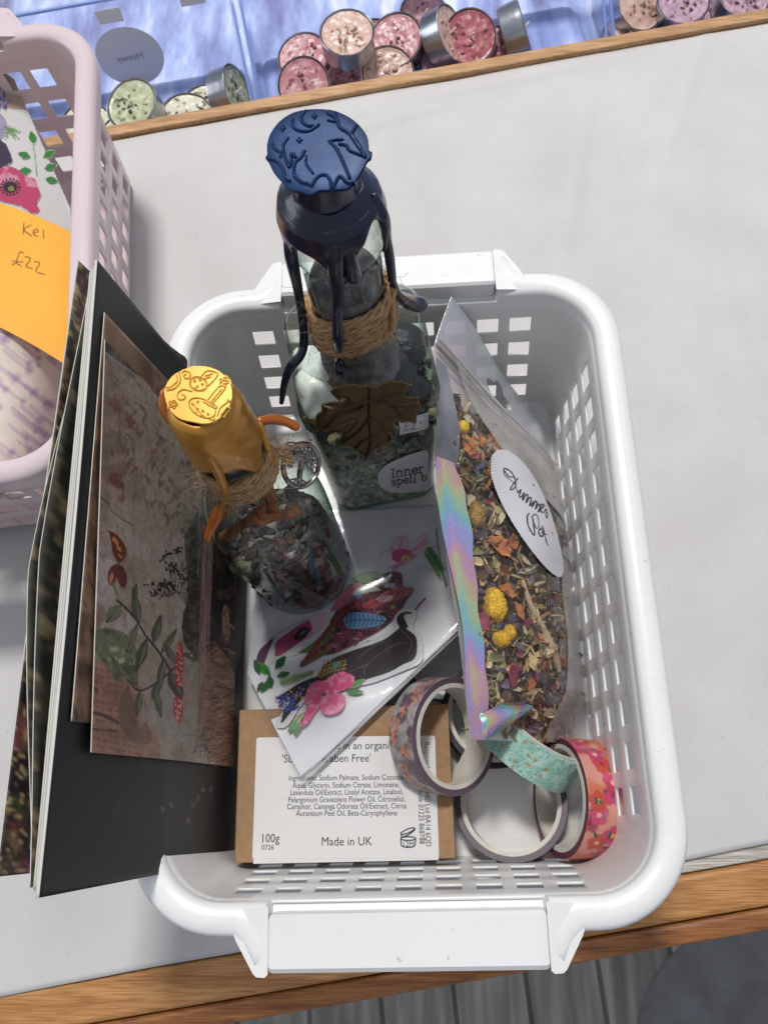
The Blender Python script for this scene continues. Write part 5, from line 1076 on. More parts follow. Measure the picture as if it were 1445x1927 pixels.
# ================================================================ washi tapes
cardm = mat('cream_card_core', '#cfcac0', '#c4beb3', scale=200, rough=.75)
def tape_canvas(kind):
    cv = Canvas(0, 0, 145, 15, '#ffffff', 5); cv.m[:] = 1; rs = np.random.RandomState(len(kind) * 7)
    if kind == 'purple':
        cv.c[:] = lin('#6e5f6c'); cv.mottle('#9a8d99', 3, 4, .45, .6, .9, 1.0); cv.mottle('#453846', 2.4, 9, .5, .6, .8, .8)
        for k in range(600): x, y = rs.uniform(0, 145), rs.uniform(0, 15); cv.line([(x, y), (x + rs.uniform(-1, 2), y + rs.uniform(-1, 1))], .25, ['#b9adb7', '#3f3340'][k % 2], 0, .7)
    if kind == 'mint':
        cv.c[:] = lin('#86ad9f'); cv.mottle('#a9c7ba', 3, 4, .45, .6, .8)
        for k in range(1500): cv.ell(rs.uniform(0, 145), rs.uniform(0, 15), rs.uniform(.15, .45), rs.uniform(.15, .4), ['#4f8f96', '#5b9a86', '#3f7fa0', '#b9d6cb', '#6aa57e'][k % 5], rs.rand() * 3, .75)
        for k in range(60): x, y = rs.uniform(0, 145), rs.uniform(0, 15); [cv.ell(x + .5 * math.cos(q), y + .5 * math.sin(q), .42, .3, ['#b0743c', '#8d7a3c'][k % 2], q) for q in (0, 1.57, 3.14, 4.71)]
    if kind == 'red':
        cv.c[:] = lin('#cd8e80'); cv.mottle('#c4683f', 9, 4, .45, .58, .9)
        for k in range(38):
            x, y = k * 3.85 + rs.uniform(-1, 1), rs.uniform(1, 14); c = ['#b23a56', '#bf4c70', '#bb4a3a', '#b8406a'][k % 4]
            for q in range(5): a = q * 1.257; cv.ell(x + 2.0 * math.cos(a), y + 2.0 * math.sin(a), 2.3, 1.9, c, a, .92)
            cv.ell(x, y, 1.0, 1.0, ['#e0a050', '#8f2440', '#e2b0a0'][k % 3], 0, .9)
            cv.leaf(x + 2, y + 1, 3.6, 1.3, rs.uniform(0, 6.28), '#24564a'); cv.leaf(x - 1, y - 2, 2.8, 1.1, rs.uniform(0, 6.28), ['#2f6a58', '#7d7f95'][k % 2])
    if kind == 'floral':
        cv.c[:] = lin('#a39c9c'); cv.mottle('#7b8484', 6, 4, .48, .6, .8); cv.mottle('#54414f', 7, 19, .46, .58, .85)
        for k in range(26):
            x, y = k * 5.6, rs.uniform(3, 12); c = ['#93444e', '#a0604a', '#7d4456', '#99705a'][k % 4]
            for q in range(13): a = q * 2.4; cv.leaf(x, y, 4.4 - q * .22, 2.0, a, c if q % 2 else '#b98a80', None, .8)
            for q in range(12): a = rs.rand() * 6.28; cv.line([(x, y), (x + 3.2 * math.cos(a), y + 3.2 * math.sin(a))], .22, ['#4c2f45', '#c9a05a'][q % 2], 0, .9)
        for k in range(120): x, y = rs.uniform(0, 145), rs.uniform(0, 15); cv.line([(x, y), (x + rs.uniform(-2, 2), y + rs.uniform(-2, 2)), (x + rs.uniform(-2, 2), y + rs.uniform(-2, 2))], .45, ['#4a3550', '#5c4258', '#a58a5a'][k % 3], 3, .7)
    if kind == 'green': cv.c[:] = lin('#1f4a44'); cv.mottle('#2f6258', 4, 4, .5, .6, .7)
    if kind == 'black': cv.c[:] = lin('#26272a')
    return cv
WASHI = mat('washi_paper', '#ffffff', rough=.42, attr=True, bump=.06, bscale=1500)
edgecol = {'purple': '#4c3d4a', 'mint': '#9fbdb4', 'red': '#5c2f40', 'floral': '#5c4a58', 'green': '#1c3f3a', 'black': '#1c1c1e'}
def washi(kind, c, n, label, spin=0, h=13.0, R=22.6, r_=18.6):
    t = thing('washi_tape', c, label, 'tape roll', 'washi tape rolls in the basket'); Rm = rot_to(n, spin); cvx = tape_canvas(kind)
    v, f = lathe([(r_, -h / 2), (r_ - .1, h / 2), (r_ + 1.6, h / 2 + .05), (r_ + 1.6, -h / 2), (r_, -h / 2)], 72); obj('core', xf(v, Rm), f, cardm, t, local=True)
    nu, nv = 260, 34; r1 = r_ + 1.65; prof = [(r1, -h / 2 + .2), (R - .15, -h / 2 + .1), (R, -h / 2 + .3)] + [(R, -h / 2 + .3 + (h - .6) * j / (nv - 7)) for j in range(nv - 6)] + [(R, h / 2 - .3), (R - .15, h / 2 - .1), (r1, h / 2 - .2)]
    v, f = lathe(prof, nu); m_ = len(prof); C = []
    for k in range(nu):
        for (rr, z) in prof: C.append((k / nu * 145, np.clip((z + h / 2) / h * 15, 0, 14.9), rr))
    C = np.array(C); col = cvx.at(C[:, :2]); col[C[:, 2] < R - .1] = lin(edgecol[kind])
    o = obj('tape_layer', xf(v, Rm), f, WASHI, t, local=True); setcol(o.data, col); return t
washi('green', (19.5, -19, 5.6), (0, 0, 1), 'dark green tape roll mostly hidden under the sticker packet edge', 0, 10)
washi('black', (37, -47, 6.8), (.05, 0, 1), 'black edged tape roll flat at the bottom, behind the brown floral one', 1, 12)
washi('purple', (41.5, -83.5, 10), (-.16, .12, 1), 'mottled purple tape roll lying flat beside the soap box', 2, 13)
washi('floral', (14.8, -56.5, 30), (.66, -.10, .74), 'white and brown floral tape roll tilted on the soap box corner', 2.2, 14)
washi('mint', (49, -59, 24), (.56, .70, .36), 'mint green speckled tape roll under the lower edge of the pouch', 1.0, 14)
washi('red', (66, -81.5, 20.5), (-.93, .06, .34), 'red and pink floral tape roll propped on edge at the near right corner', .5, 15)
# ================================================================ sticker packet
def sst(a, b, t): u = np.clip((t - a) / (b - a), 0, 1); return u * u * (3 - 2 * u)
def pkh(x, y): q_ = y - .35 * (x + 20) - .62 * np.maximum(0, x + 5); return 2.2 + 26.6 * (1 - sst(-46, 12, q_)) + 0 * x
cv = Canvas(440, 930, 880, 1480, '#cfcfd1', 1.0)
cv.poly([(466, 1268), (478, 1140), (520, 1010), (640, 962), (828, 952), (843, 1060), (861, 1188), (700, 1345), (566, 1462), (520, 1375)], '#e0e0e2'); cv.mottle('#d6d6da', 60, 3, .4, .7, .7)
pk = thing('sticker_packet', P(566, 1462, 28), 'clear packet of floral and insect stickers lying between the bottles and the soap box', 'packet')
bk = decal('backing_card', cv, casthf(pkh), PAINT, pk, thick=.4, step=1.5)
bb = mat('print_dark', '#1b1216', rough=.5)
def sticker(name, cv, dz, label, z=.25): return decal(name, cv, casthf(pkh, dz), PAINTG, None, label, 'sticker', 'stickers inside the clear packet', z, step=1.0)
ZX = lambda x, y: (460 + x * 420 / 1445, 980 + y * 440 / 1514)
# poppy and leaf sheet (left)
cv = Canvas(470, 1110, 640, 1310, '#d4d2d2', 1.5)
cv.poly([ZX(*p) for p in ((75, 900), (110, 820), (230, 720), (400, 640), (535, 590), (540, 640), (510, 740), (440, 820), (330, 870), (200, 900), (130, 960))], '#d8d4d6', 3)
cv.poly([ZX(*p) for p in ((75, 930), (90, 850), (150, 790), (190, 760), (150, 870), (110, 970))], '#5e3a52', 3)
cv.poly([ZX(*p) for p in ((200, 880), (205, 790), (290, 720), (400, 650), (520, 610), (500, 690), (400, 760), (300, 830), (240, 870))], '#b0406e', 3); cv.poly([ZX(*p) for p in ((420, 640), (530, 600), (510, 700), (400, 770), (440, 700))], '#d9b9c2', 3)
x, y = ZX(370, 730); cv.ell(x, y, 17, 9, '#1c1416', -.7); cv.ell(x + 2, y - 1, 7, 3, '#5b6a3a', -.7)
for k in range(18): a = k * .35; cv.ell(x + 19 * math.cos(a), y + 12 * math.sin(a), 1.4, 1.4, '#1c1416')
for (x, y, L, w, a) in ((170, 1000, 130, 60, -2.4), (200, 960, 110, 55, -.9), (180, 1020, 120, 50, 2.2), (160, 1000, 90, 50, 1.4), (120, 1040, 80, 40, 2.0), (210, 1010, 90, 45, -.3), (100, 1000, 110, 44, -1.9)):
    cv.leaf(*ZX(x, y), L * .29, w * .29, a, ['#2c6b30', '#3f8a34', '#245a34'][int(L) % 3], '#184a20')
sticker('poppy_sticker', cv, .7, 'poppy sticker with green leaves at the left side of the clear packet')
# moth sticker
cv = Canvas(520, 1060, 800, 1260, '#7a2f3a', 1.5); rs = np.random.RandomState(8)
body = [ZX(*p) for p in ((380, 940), (420, 860), (520, 780), (560, 640), (640, 520), (660, 430), (740, 400), (860, 380), (900, 340), (1010, 335), (1025, 420), (1090, 440), (1070, 480), (1040, 520), (1010, 590), (960, 640), (900, 690), (820, 740), (760, 770), (640, 830), (560, 860), (480, 870), (420, 920))]
cv.poly(body, '#6d2b36', 3); M = cv.mask(crom(body + body[:1], 3)[:-1]); cv.mottle('#3a1a26', 16, 4, .48, .6, .85, None, M); cv.mottle('#8d3a52', 12, 9, .52, .62, .7, None, M); cv.mottle('#2a141e', 6, 14, .55, .62, .8, None, M); cv.mottle('#a85a70', 5, 24, .62, .7, .7, None, M)
for k in range(60):
    x, y = ZX(rs.uniform(560, 1040), rs.uniform(420, 820)); q_ = rs.uniform(-1.2, .2); w_ = cv.dist([(x, y), (x + 11 * math.cos(q_), y + 11 * math.sin(q_))]); cv.blend(np.clip(1.1 - w_, 0, 1) * M, ['#2a1018', '#b0486a', '#8f2f4a', '#d0a0a8'][k % 4], False)
for k in range(9):
    x, y = ZX(880 + 26 * k * .6, 350 + 30 * rs.rand() + k * 14); cv.ell(x, y, 6, 4, ['#a99ab8', '#c9c0cc'][k % 2], -.6, .8)
cv.c = cv.c
cv.poly([ZX(*p) for p in ((345, 855), (430, 800), (540, 700), (585, 620), (600, 640), (560, 760), (450, 840))], '#5f7a34', 3)
cv.line([ZX(*p) for p in ((375, 930), (450, 830), (530, 720), (600, 640), (680, 560), (720, 520))], 8, '#8d3430', 4)
for t in range(14): x0, y0 = ZX(385 + t * 25, 918 - t * 29); cv.line([(x0 - 4, y0 - 3), (x0 + 4, y0 + 4)], 1.2, '#3a1418')
cv.poly([ZX(*p) for p in ((640, 640), (680, 600), (780, 595), (900, 620), (915, 645), (870, 680), (740, 700), (660, 690))], '#6f9bc9', 3)
for k in range(9): x0, y0 = ZX(660 + k * 28, 600 + k * 2); x1, y1 = ZX(650 + k * 28, 695 - k * 3); cv.line([(x0, y0), ((x0 + x1) / 2 + 3, (y0 + y1) / 2), (x1, y1)], 1.6, '#1d1a2c', 3)
cv.line([ZX(655, 648), ZX(780, 640), ZX(905, 650)], 1.4, '#1d1a2c', 3)
cv.poly([ZX(*p) for p in ((850, 500), (930, 450), (1060, 430), (1090, 445), (1050, 490), (960, 520), (880, 530))], '#c25a62', 3); cv.poly([ZX(*p) for p in ((760, 545), (850, 500), (900, 530), (860, 560), (780, 570))], '#b84a52', 3)
cv.poly([ZX(*p) for p in ((850, 505), (900, 480), (960, 490), (940, 520), (880, 528))], '#d9b4b4', 3)
for p in (((850, 500), (960, 470), (1080, 440)), ((880, 530), (930, 480), (960, 450)), ((960, 520), (1000, 470), (1010, 440)), ((780, 570), (860, 520), (900, 500))): cv.line([ZX(*q_) for q_ in p], 1.3, '#2a1418', 3)
cv.poly([ZX(*p) for p in ((560, 580), (600, 500), (680, 420), (740, 400), (760, 430), (700, 500), (620, 570))], '#c56a7c', 3); cv.poly([ZX(*p) for p in ((700, 380), (760, 345), (850, 335), (880, 350), (820, 390), (740, 400))], '#5f8c3c', 3)
cv.poly([ZX(*p) for p in ((690, 480), (760, 420), (830, 415), (880, 450), (820, 460), (740, 480))], '#c9c5c2', 3)
for (x, y, c) in ((745, 490, '#5b8fc0'), (700, 500, '#3a7a8a'), (960, 560, '#9a8a2e'), (1000, 550, '#2c1c24'), (735, 460, '#5f8c3c'), (590, 810, '#b06a80'), (800, 790, '#b39aa8')): cv.ell(*ZX(x, y), 5, 4, c, -.4, .9)
for k in range(14): x, y = ZX(rs.uniform(540, 800), rs.uniform(700, 850)); cv.line([(x, y), (x + rs.uniform(-12, 12), y + rs.uniform(-16, 4)), (x + rs.uniform(-12, 16), y + rs.uniform(-20, 8))], 1.6, '#8f2f6a', 3, .8)
cv.line([ZX(*p) for p in ((1090, 590), (1130, 540), (1175, 495))], 2.5, '#a8346a', 3)
for k in range(10): x, y = ZX(400 + k * 18, 900 - k * 10); cv.leaf(x, y, 16, 5, 2.1, '#7a5a2c', None)
sticker('moth_sticker', cv, 1.1, 'crimson moth sticker with blue and red wing cells, in the packet middle')
# dark vial sticker with white border
cv = Canvas(515, 1140, 805, 1395, '#c9c9cb', 1.5)
cv.poly([ZX(*p) for p in ((205, 1340), (215, 1290), (270, 1190), (200, 1165), (240, 1110), (420, 1000), (560, 900), (700, 820), (860, 760), (950, 700), (970, 620), (1030, 565), (1090, 565), (1115, 600), (1090, 690), (1140, 740), (1158, 840), (1140, 920), (1060, 960), (960, 1000), (830, 1050), (700, 1075), (520, 1110), (380, 1180), (300, 1300), (260, 1340))], '#cfcfd0', 3)
cv.poly([ZX(*p) for p in ((600, 880), (700, 840), (880, 780), (970, 720), (1000, 690), (985, 660), (990, 620), (1030, 590), (1080, 590), (1075, 605), (1035, 610), (1040, 640), (1060, 690), (1050, 700), (1110, 750), (1118, 840), (1095, 900), (1030, 930), (940, 980), (820, 1020), (700, 1050), (600, 1000))], '#221820', 3)
for p in (((985, 650), (1010, 700), (1070, 760), (1085, 800), (1060, 860)), ((780, 1000), (780, 960), (840, 890), (980, 800), (1050, 790)), ((740, 890), (840, 810), (900, 785)), ((680, 980), (790, 930))): cv.line([ZX(*q_) for q_ in p], 1.2, '#5e545c', 4)
cv.poly([ZX(*p) for p in ((470, 1000), (520, 930), (600, 880), (655, 880), (665, 940), (640, 990), (560, 1020), (500, 1040))], '#3b2a22', 3)
for k in range(7): x0, y0 = ZX(480 + k * 26, 1010 - k * 6); cv.line([(x0, y0), ZX(520 + k * 22, 900 + k * 2)], 1.4, ['#c29a4e', '#a8873e'][k % 2], 0)
for k in range(3): cv.line([ZX(480, 985 + k * 18), ZX(560, 930 + k * 22), ZX(660, 905 + k * 26)], 1.3, '#b8944a', 3)
cv.leaf(*ZX(560, 960), 22, 9, -.6, '#5f968c')
cv.poly([ZX(*p) for p in ((195, 1155), (280, 1100), (360, 1050), (470, 1010), (500, 1040), (440, 1090), (380, 1150), (310, 1230), (240, 1315), (255, 1230), (290, 1170))], '#1f1524', 3)
for k in range(46): x, y = ZX(*( (lambda t: (240 + 250 * t + rs.normal() * 26, 1190 - 150 * t + rs.normal() * 26))(rs.rand()))); cv.leaf(x, y, rs.uniform(5, 11), rs.uniform(2, 4), rs.uniform(0, 6.28), ['#7a5a9a', '#9a5a8a', '#2c3f8a', '#b07ab0', '#c29a4e'][k % 5], None, .9)
for k in range(26): x, y = ZX(rs.uniform(230, 350), rs.uniform(1130, 1230)); cv.ell(x, y, 2.2, 5, ['#23387f', '#2f50a0', '#4a3a8a'][k % 3], rs.rand() * 2)
sticker('vial_sticker', cv, 1.5, 'dark plum vial sticker with a white border, lower right in the packet')
cv = Canvas(500, 1250, 610, 1310, '#6a8a34', 1.6)
cv.line([ZX(235, 1050), ZX(330, 1010), ZX(450, 975)], 1.8, '#6a8a34', 3)
for k in range(14):
    t = k / 14; x, y = ZX(240 + 210 * t, 1045 - 68 * t); cv.leaf(x, y, 9 - 4 * t, 3, -2.0, '#86a53e'); cv.leaf(x, y, 9 - 4 * t, 3, .9, '#6f9434')
sticker('fern_sticker', cv, 1.9, 'small yellow green fern sticker beside the pink flower', .15)
# pink flower sticker
cv = Canvas(520, 1255, 705, 1395, '#d8557f', 1.6)
for (x, y, L, w, a, c) in ((670, 1085, 130, 40, -.5, '#4f9a52'), (660, 1105, 110, 36, .02, '#3c8a44'), (360, 1260, 120, 40, 2.1, '#7a9a52'), (360, 1290, 110, 44, 1.9, '#5f8f4a'), (390, 1240, 150, 40, 2.35, '#a5ad6a'), (340, 1290, 100, 36, 2.2, '#3f8a4c')): cv.leaf(*ZX(x, y), L * .29, w * .29, a, c, '#2f6a38')
for pts, c in (([(510, 1120), (530, 1030), (600, 985), (650, 978), (710, 1010), (705, 1060), (660, 1085), (590, 1110)], '#dc4680'), ([(520, 1125), (590, 1110), (640, 1130), (652, 1180), (620, 1235), (550, 1258), (500, 1240), (495, 1180)], '#e05a8c'), ([(510, 1130), (495, 1180), (450, 1250), (410, 1310), (370, 1335), (385, 1270), (410, 1200), (440, 1150)], '#d8437c'), ([(515, 1115), (440, 1160), (395, 1190), (400, 1110), (440, 1050), (500, 1035), (540, 1060)], '#e0608e')): cv.poly([ZX(*p) for p in pts], c, 3)
x, y = ZX(515, 1125); M = cv.m > .5; cv.blend(np.clip(1 - np.hypot(cv.X - x, cv.Y - y) / 34, 0, 1) * .75 * M * (cv.c[..., 0] > .5), '#b81f50', False); cv.mottle('#e59ab0', 8, 5, .52, .65, .6, None, (cv.c[..., 0] > .45).astype(float))
for p in (((515, 1125), (560, 1060), (650, 1010)), ((515, 1125), (560, 1170), (610, 1210)), ((515, 1125), (470, 1190), (400, 1290)), ((515, 1125), (460, 1090), (420, 1120)), ((515, 1125), (490, 1180), (500, 1240))): cv.line([ZX(*q_) for q_ in p], 1.0, '#b0406a', 3, .7)
cv.ell(x, y, 4.5, 3.5, '#1c1e38'); cv.ell(x - 1, y - 1, 1.5, 1.2, '#7a8ab8')
fl = sticker('flower_sticker', cv, 2.4, 'bright pink five petal flower sticker at the lower left of the packet', .6)
# upper small flower and fern, right hand bits
cv = Canvas(700, 995, 870, 1215, '#ffffff', 1.5)
for pts, c in (([(940, 190), (960, 130), (1010, 100), (1060, 110), (1060, 160), (1050, 220), (1000, 240), (950, 225)], '#dcb6c2'), ([(1070, 200), (1090, 130), (1150, 95), (1190, 110), (1180, 150), (1120, 210)], '#e3c3cd'), ([(880, 290), (880, 220), (930, 200), (960, 240), (980, 280), (920, 295)], '#dcd3d8'), ([(950, 300), (1000, 280), (1080, 230), (1120, 215), (1100, 240), (1020, 290), (960, 320)], '#cf6a8c'), ([(960, 250), (960, 200), (1020, 180), (1080, 200), (1070, 240), (1000, 270)], '#c93d70')): cv.poly([ZX(*p) for p in pts], c, 3)
for (a_, b_) in (((1000, 210), (1020, 120)), ((1080, 200), (1170, 120)), ((1060, 220), (1180, 140)), ((990, 230), (950, 180))): cv.line([ZX(*a_), ZX(*b_)], 4, '#c9547c', 0, .6)
cv.ell(*ZX(1045, 245), 8, 6, '#d6c06a'); cv.ell(*ZX(1045, 245), 4, 3, '#a89a3a')
sticker('blossom_sticker', cv, 1.3, 'pale pink blossom sticker with a yellow eye at the top of the packet', .3)
cv = Canvas(780, 1010, 845, 1100, '#ffffff', 1.6); cv.line([ZX(1180, 190), ZX(1230, 260), ZX(1290, 350)], 1.6, '#3f7a3a', 3)
for k in range(11):
    t = k / 11; x0, y0 = ZX(1165 + 95 * t, 190 + 150 * t); cv.leaf(x0, y0, 19, 6, 1.2, '#4d8f3c', None); cv.leaf(x0, y0, 17, 6, -.35, '#3d7f34', None)
sticker('fern_sticker', cv, 1.3, 'green fern leaf sticker beside the pale pink blossom', .3)
# clear sleeve over everything, with its folded shiny side seam
sleeve_m = film('crinkled_cellophane', '#f6f6f7', '#c0c2c6', .07, 1.42, .9, 30, .03, gain=.9)
loop = [(566, 1474), (868, 1190), (846, 1060), (830, 948), (640, 955), (515, 1005), (478, 1140), (462, 1270), (512, 1370)]
cvm = Canvas(440, 930, 880, 1490, '#ffffff', .5); cvm.poly(loop, '#ffffff')
slv = decal('sleeve', cvm, casthf(pkh, 3.0), sleeve_m, pk, thick=0, step=5)
seam_m = mat('folded_cellophane_seam', '#cfd0d3', rough=.12, coat=.6, spec=.8)
def hfp(x, y, dz): p = casthf(pkh, dz)(np.array([[x, y]], float))[0]; return p
v, f = cat_([tube([hfp(567 + (866 - 567) * t + o_, 1473 - (1473 - 1189) * t + o_ * .6, 2.2 + .5 * k) for t in np.linspace(0, 1, 9)], [.25] + [.7] * 7 + [.4], 8, 3, flat=.5) for k, o_ in enumerate((0, -5))])
obj('side_seam', v, f, seam_m, pk)
# second slimmer clear packet standing up at the right
v, f = grid(8, 16, lambda a, b: P(820 + a * 28 + b * 40 - (1 - a) * 2, 995 + b * 200 - a * 6, 14 + 9 * (1 - b) + 2 * math.sin(a * 3)))
pk3 = tag(obj('clear_sleeve', v, f, film('clear_slip', '#eeeeef', '#9a9ca0', .05, 1.5, .3, 60, .12, gain=1.3)), 'narrow clear sleeve with a white slip, tucked against the holographic pouch edge', 'sleeve')
v, f = tube([P(821, 996, 23.5), P(826, 1040, 22), P(845, 1130, 18), P(858, 1190, 15)], .35, 8, 3); o = obj('sleeve_edge', v, f, mat('grey_film_edge', '#5f6063', rough=.2), pk3)
# ================================================================ pouch of dried flowers against the right wall
Lc = crom([P(*q) for q in ((850, 557, 86), (820, 640, 84), (815, 700, 83), (818, 780, 80), (822, 900, 76), (843, 1060, 73), (866, 1210, 70), (885, 1392, 66))], 12)
Rc_ = crom([P(*q) for q in ((1025, 815, 7), (1046, 900, 6), (1058, 980, 5), (1070, 1070, 5), (1082, 1180, 4), (1094, 1300, 4), (1105, 1398, 4))], 12)
def along(c, s):
    L = np.r_[0, np.cumsum(np.linalg.norm(np.diff(c, axis=0), axis=1))]; L /= L[-1]; return np.stack([np.interp(s, L, c[:, i]) for i in range(3)], -1)
def NB(s):
    u = along(Rc_, s) - along(Lc, s); d = along(Lc, min(1, s + .02)) - along(Lc, max(0, s - .02)) + along(Rc_, min(1, s + .02)) - along(Rc_, max(0, s - .02)); n = np.cross(u, d); n /= np.linalg.norm(n)
    return n if n[2] > 0 else -n
def bulge(s, w):
    top = sst(.13, .42, s) * (1 - sst(.86, 1.0, s)); return float(top * (11.5 * math.sin(math.pi * min(1, w)) ** .75) + .8 * math.sin(s * 23 + w * 5) * math.sin(math.pi * w) * (s > .12) + 1.0 * math.sin(w * 9 + s * 4) * (1 - top) * .8)
def pouch(s, w, k=1.0, off=0.0):
    a, b = along(Lc, s), along(Rc_, s); return a * (1 - w) + b * w + NB(s) * (bulge(s, w) * k + off)
def holo(name, sat, rough, metal, sc=60, alpha=None):
    m, n, l, b = newmat(name); b.inputs['Roughness'].default_value = rough; b.inputs['Metallic'].default_value = metal
    tc = n.new('ShaderNodeTexCoord'); sp = n.new('ShaderNodeSeparateXYZ'); l.new(tc.outputs['Object'], sp.inputs[0]); nz, _ = noise_node(n, l, 75, 5, (1, 1, 1), .65); lw = n.new('ShaderNodeLayerWeight'); lw.inputs[0].default_value = .5
    a1 = n.new('ShaderNodeMath'); a1.operation = 'MULTIPLY_ADD'; a1.inputs[1].default_value = sc * .55; l.new(sp.outputs[1], a1.inputs[0]); l.new(nz.outputs[0], a1.inputs[2])
    a2 = n.new('ShaderNodeMath'); a2.operation = 'MULTIPLY_ADD'; a2.inputs[1].default_value = 2.2; l.new(lw.outputs['Facing'], a2.inputs[0]); l.new(a1.outputs[0], a2.inputs[2])
    fr = n.new('ShaderNodeMath'); fr.operation = 'FRACT'; l.new(a2.outputs[0], fr.inputs[0])
    cols = ['#b3bff0', '#a0cfe6', '#a8dcc8', '#d3dcab', '#e6c3b0', '#e2b0cf', '#c4b3ea', '#b3bff0'] if sat else ['#dddfe6', '#dbe6e6', '#e0e6d8', '#e9dfd6', '#e6d8e0', '#dedbe8', '#dddfe6', '#dddfe6']
    r = ramp(n, l, fr.outputs[0], [(i / 7, c) for i, c in enumerate(cols)]); l.new(r.outputs[0], b.inputs['Base Color'])
    v_ = n.new('ShaderNodeTexVoronoi'); v_.inputs['Scale'].default_value = 900; l.new(tc.outputs['Object'], v_.inputs[0]); bp = n.new('ShaderNodeBump'); bp.inputs['Distance'].default_value = .12 * MM; l.new(v_.outputs[0], bp.inputs['Height']); l.new(bp.outputs[0], b.inputs['Normal'])
    if alpha: b.inputs['Alpha'].default_value = alpha
    return m
holo_m = holo('holographic_film', True, .24, .75, 42); holo_d = holo('faint_holographic_film', False, .3, .55, 30, .72); back_m = holo('silver_back_film', False, .45, .15, 30)
pch = thing('dried_flower_pouch', along(Rc_, .5), 'clear pouch of dried flower simmer mix with an oval label, leaning on the right wall', 'pouch')
def patch(name, s0, s1, w0, w1, k, off, m, n=(60, 40), wf=None, par=None):
    def fn(a, b):
        s = s0 + (s1 - s0) * a; lo, hi = (wf(a) if wf else (w0, w1)); return pouch(s, lo + (hi - lo) * b, k, off)
    v, f = grid(n[0], n[1], fn); return obj(name, v, f, m, par if par is not None else pch, ang=0)
patch('back_film', .10, 1.0, 0, 1, -.25, -.4, back_m)
# header with its hang hole
def header_ok(s, w):
    ds, dw = (s - .075) / .021, (w - .50) / .11; du = math.hypot((s - .062) / .024, (w - .50) / .05); return math.hypot(ds, dw) > 1 and du > 1
v, f = grid(60, 160, lambda a, b: pouch(.125 * a, b, 1, -.2)); keep = []
for q_ in f:
    i, j = q_[0] // 160, q_[0] % 160
    if header_ok(.125 * (i + .5) / 59, (j + .5) / 159): keep.append(q_)
o = obj('header_film', v, keep, holo_d, pch, ang=0); solidify(o, .2)
clear_m = film('pouch_clear_film', '#f2f1ef', '#b9b8b8', .05, 1.42, .9, 22, .02, '#cfcbc8', gain=1.3); hazy_m = film('pouch_hazy_film', '#e6e3e0', '#b5b2b0', .1, 1.42, 1.0, 30, .30, '#e6e3e0', gain=1.1)
patch('front_film', .115, 1.0, .0, 1.0, 1, 1.0, clear_m, (110, 60))
patch('front_film_gusset', .50, .995, .60, 1.0, 1, 1.6, hazy_m, (60, 24), lambda a: (.74 - .18 * a, 1.0))
patch('front_film_fold', .115, .34, .0, 1.0, 1, 1.7, hazy_m, (40, 40), lambda a: (.10 + .34 * a, 1.0))
for s_, r_ in ((.118, .55), (.132, .4), (.15, .45)):
    v, f = tube([pouch(s_ + .003 * math.sin(w * 9), w, 1, 1.4) for w in np.linspace(0, 1, 24)], r_, 8, 2); obj('zip_ridge', v, f, film('zip_plastic', '#e4e2e0', '#a8a6a6', .1, 1.45, 0, 30, .25, '#d0cecd', gain=1.2), pch)
# holographic side seam, curling over the front, and bottom fold
seamw = lambda a: (-.03 - .015 * math.sin(a * 8), .05 + .045 * sst(0, .12, a) * (1 - .4 * a) + .010 * math.sin(a * 7) + .006 * math.sin(a * 31))
patch('holographic_seam', .40, 1.0, 0, .14, .6, 3.4, holo_m, (120, 12), seamw)
patch('dark_seam_reflection', .17, .44, 0, .1, .6, 2.6, mat('grey_film_reflection', '#6b6a70', '#a5a4aa', scale=30, rough=.22, metal=.4), (40, 8), lambda a: (-.02, .05 + .05 * math.sin(a * 3.1)))  # dark reflection along the film edge, put into a strip's grey colour
fold = [P(886, 1393, 67), P(920, 1390, 64), P(962, 1362, 57), P(1004, 1330, 49), P(985, 1321, 51), P(948, 1322, 58), P(916, 1338, 66), P(900, 1345, 68)]
v = fold + [p - np.array([0, 0, .5]) for p in fold]; k = len(fold); f = [(0, 1, 6, 7), (1, 2, 5, 6), (2, 3, 4, 5)]; o = obj('holographic_fold', v[:k], f, holo_m, pch, ang=0); solidify(o, .4)
# the dried flower mix: a dark bed and many loose petals, buds, stalks
bed = mat('crumbled_herbs', '#4a3a2a', '#9a8462', scale=350, rough=.9, bump=2.0, bscale=500)
def bedf(a, b): s = .205 + .785 * a; w = .05 + .93 * b; return pouch(s, w, .72, -2.2 + 1.2 * (vnoise(np.array([a * 60.]), np.array([b * 30.]), 5)[0] - .5))
v, f = grid(110, 60, bedf); obj('herb_bed', v, f, bed, pch, ang=0)
pal = [('#a07a4c', 4), ('#c2a478', 5), ('#d6bf92', 5), ('#6e5040', 3), ('#5e4a5c', 3), ('#766a80', 3), ('#7d3044', 2), ('#93445a', 1), ('#b0683c', 2), ('#cf9a6c', 3), ('#86865a', 3), ('#b0ac80', 3), ('#3f2f2a', 2), ('#e0d4b4', 4), ('#6a5270', 2)]
palw = [c for c, k in pal for _ in range(k)]; rs = np.random.RandomState(21); V, F, C = [], [], []
def add(vs, fs, c):
    n = len(V); V.extend([tuple(p) for p in vs]); F.extend([tuple(i + n for i in q_) for q_ in fs]); col = np.array(lin(c)) * rs.uniform(.75, 1.2); C.extend([col * rs.uniform(.85, 1.1) for _ in vs])
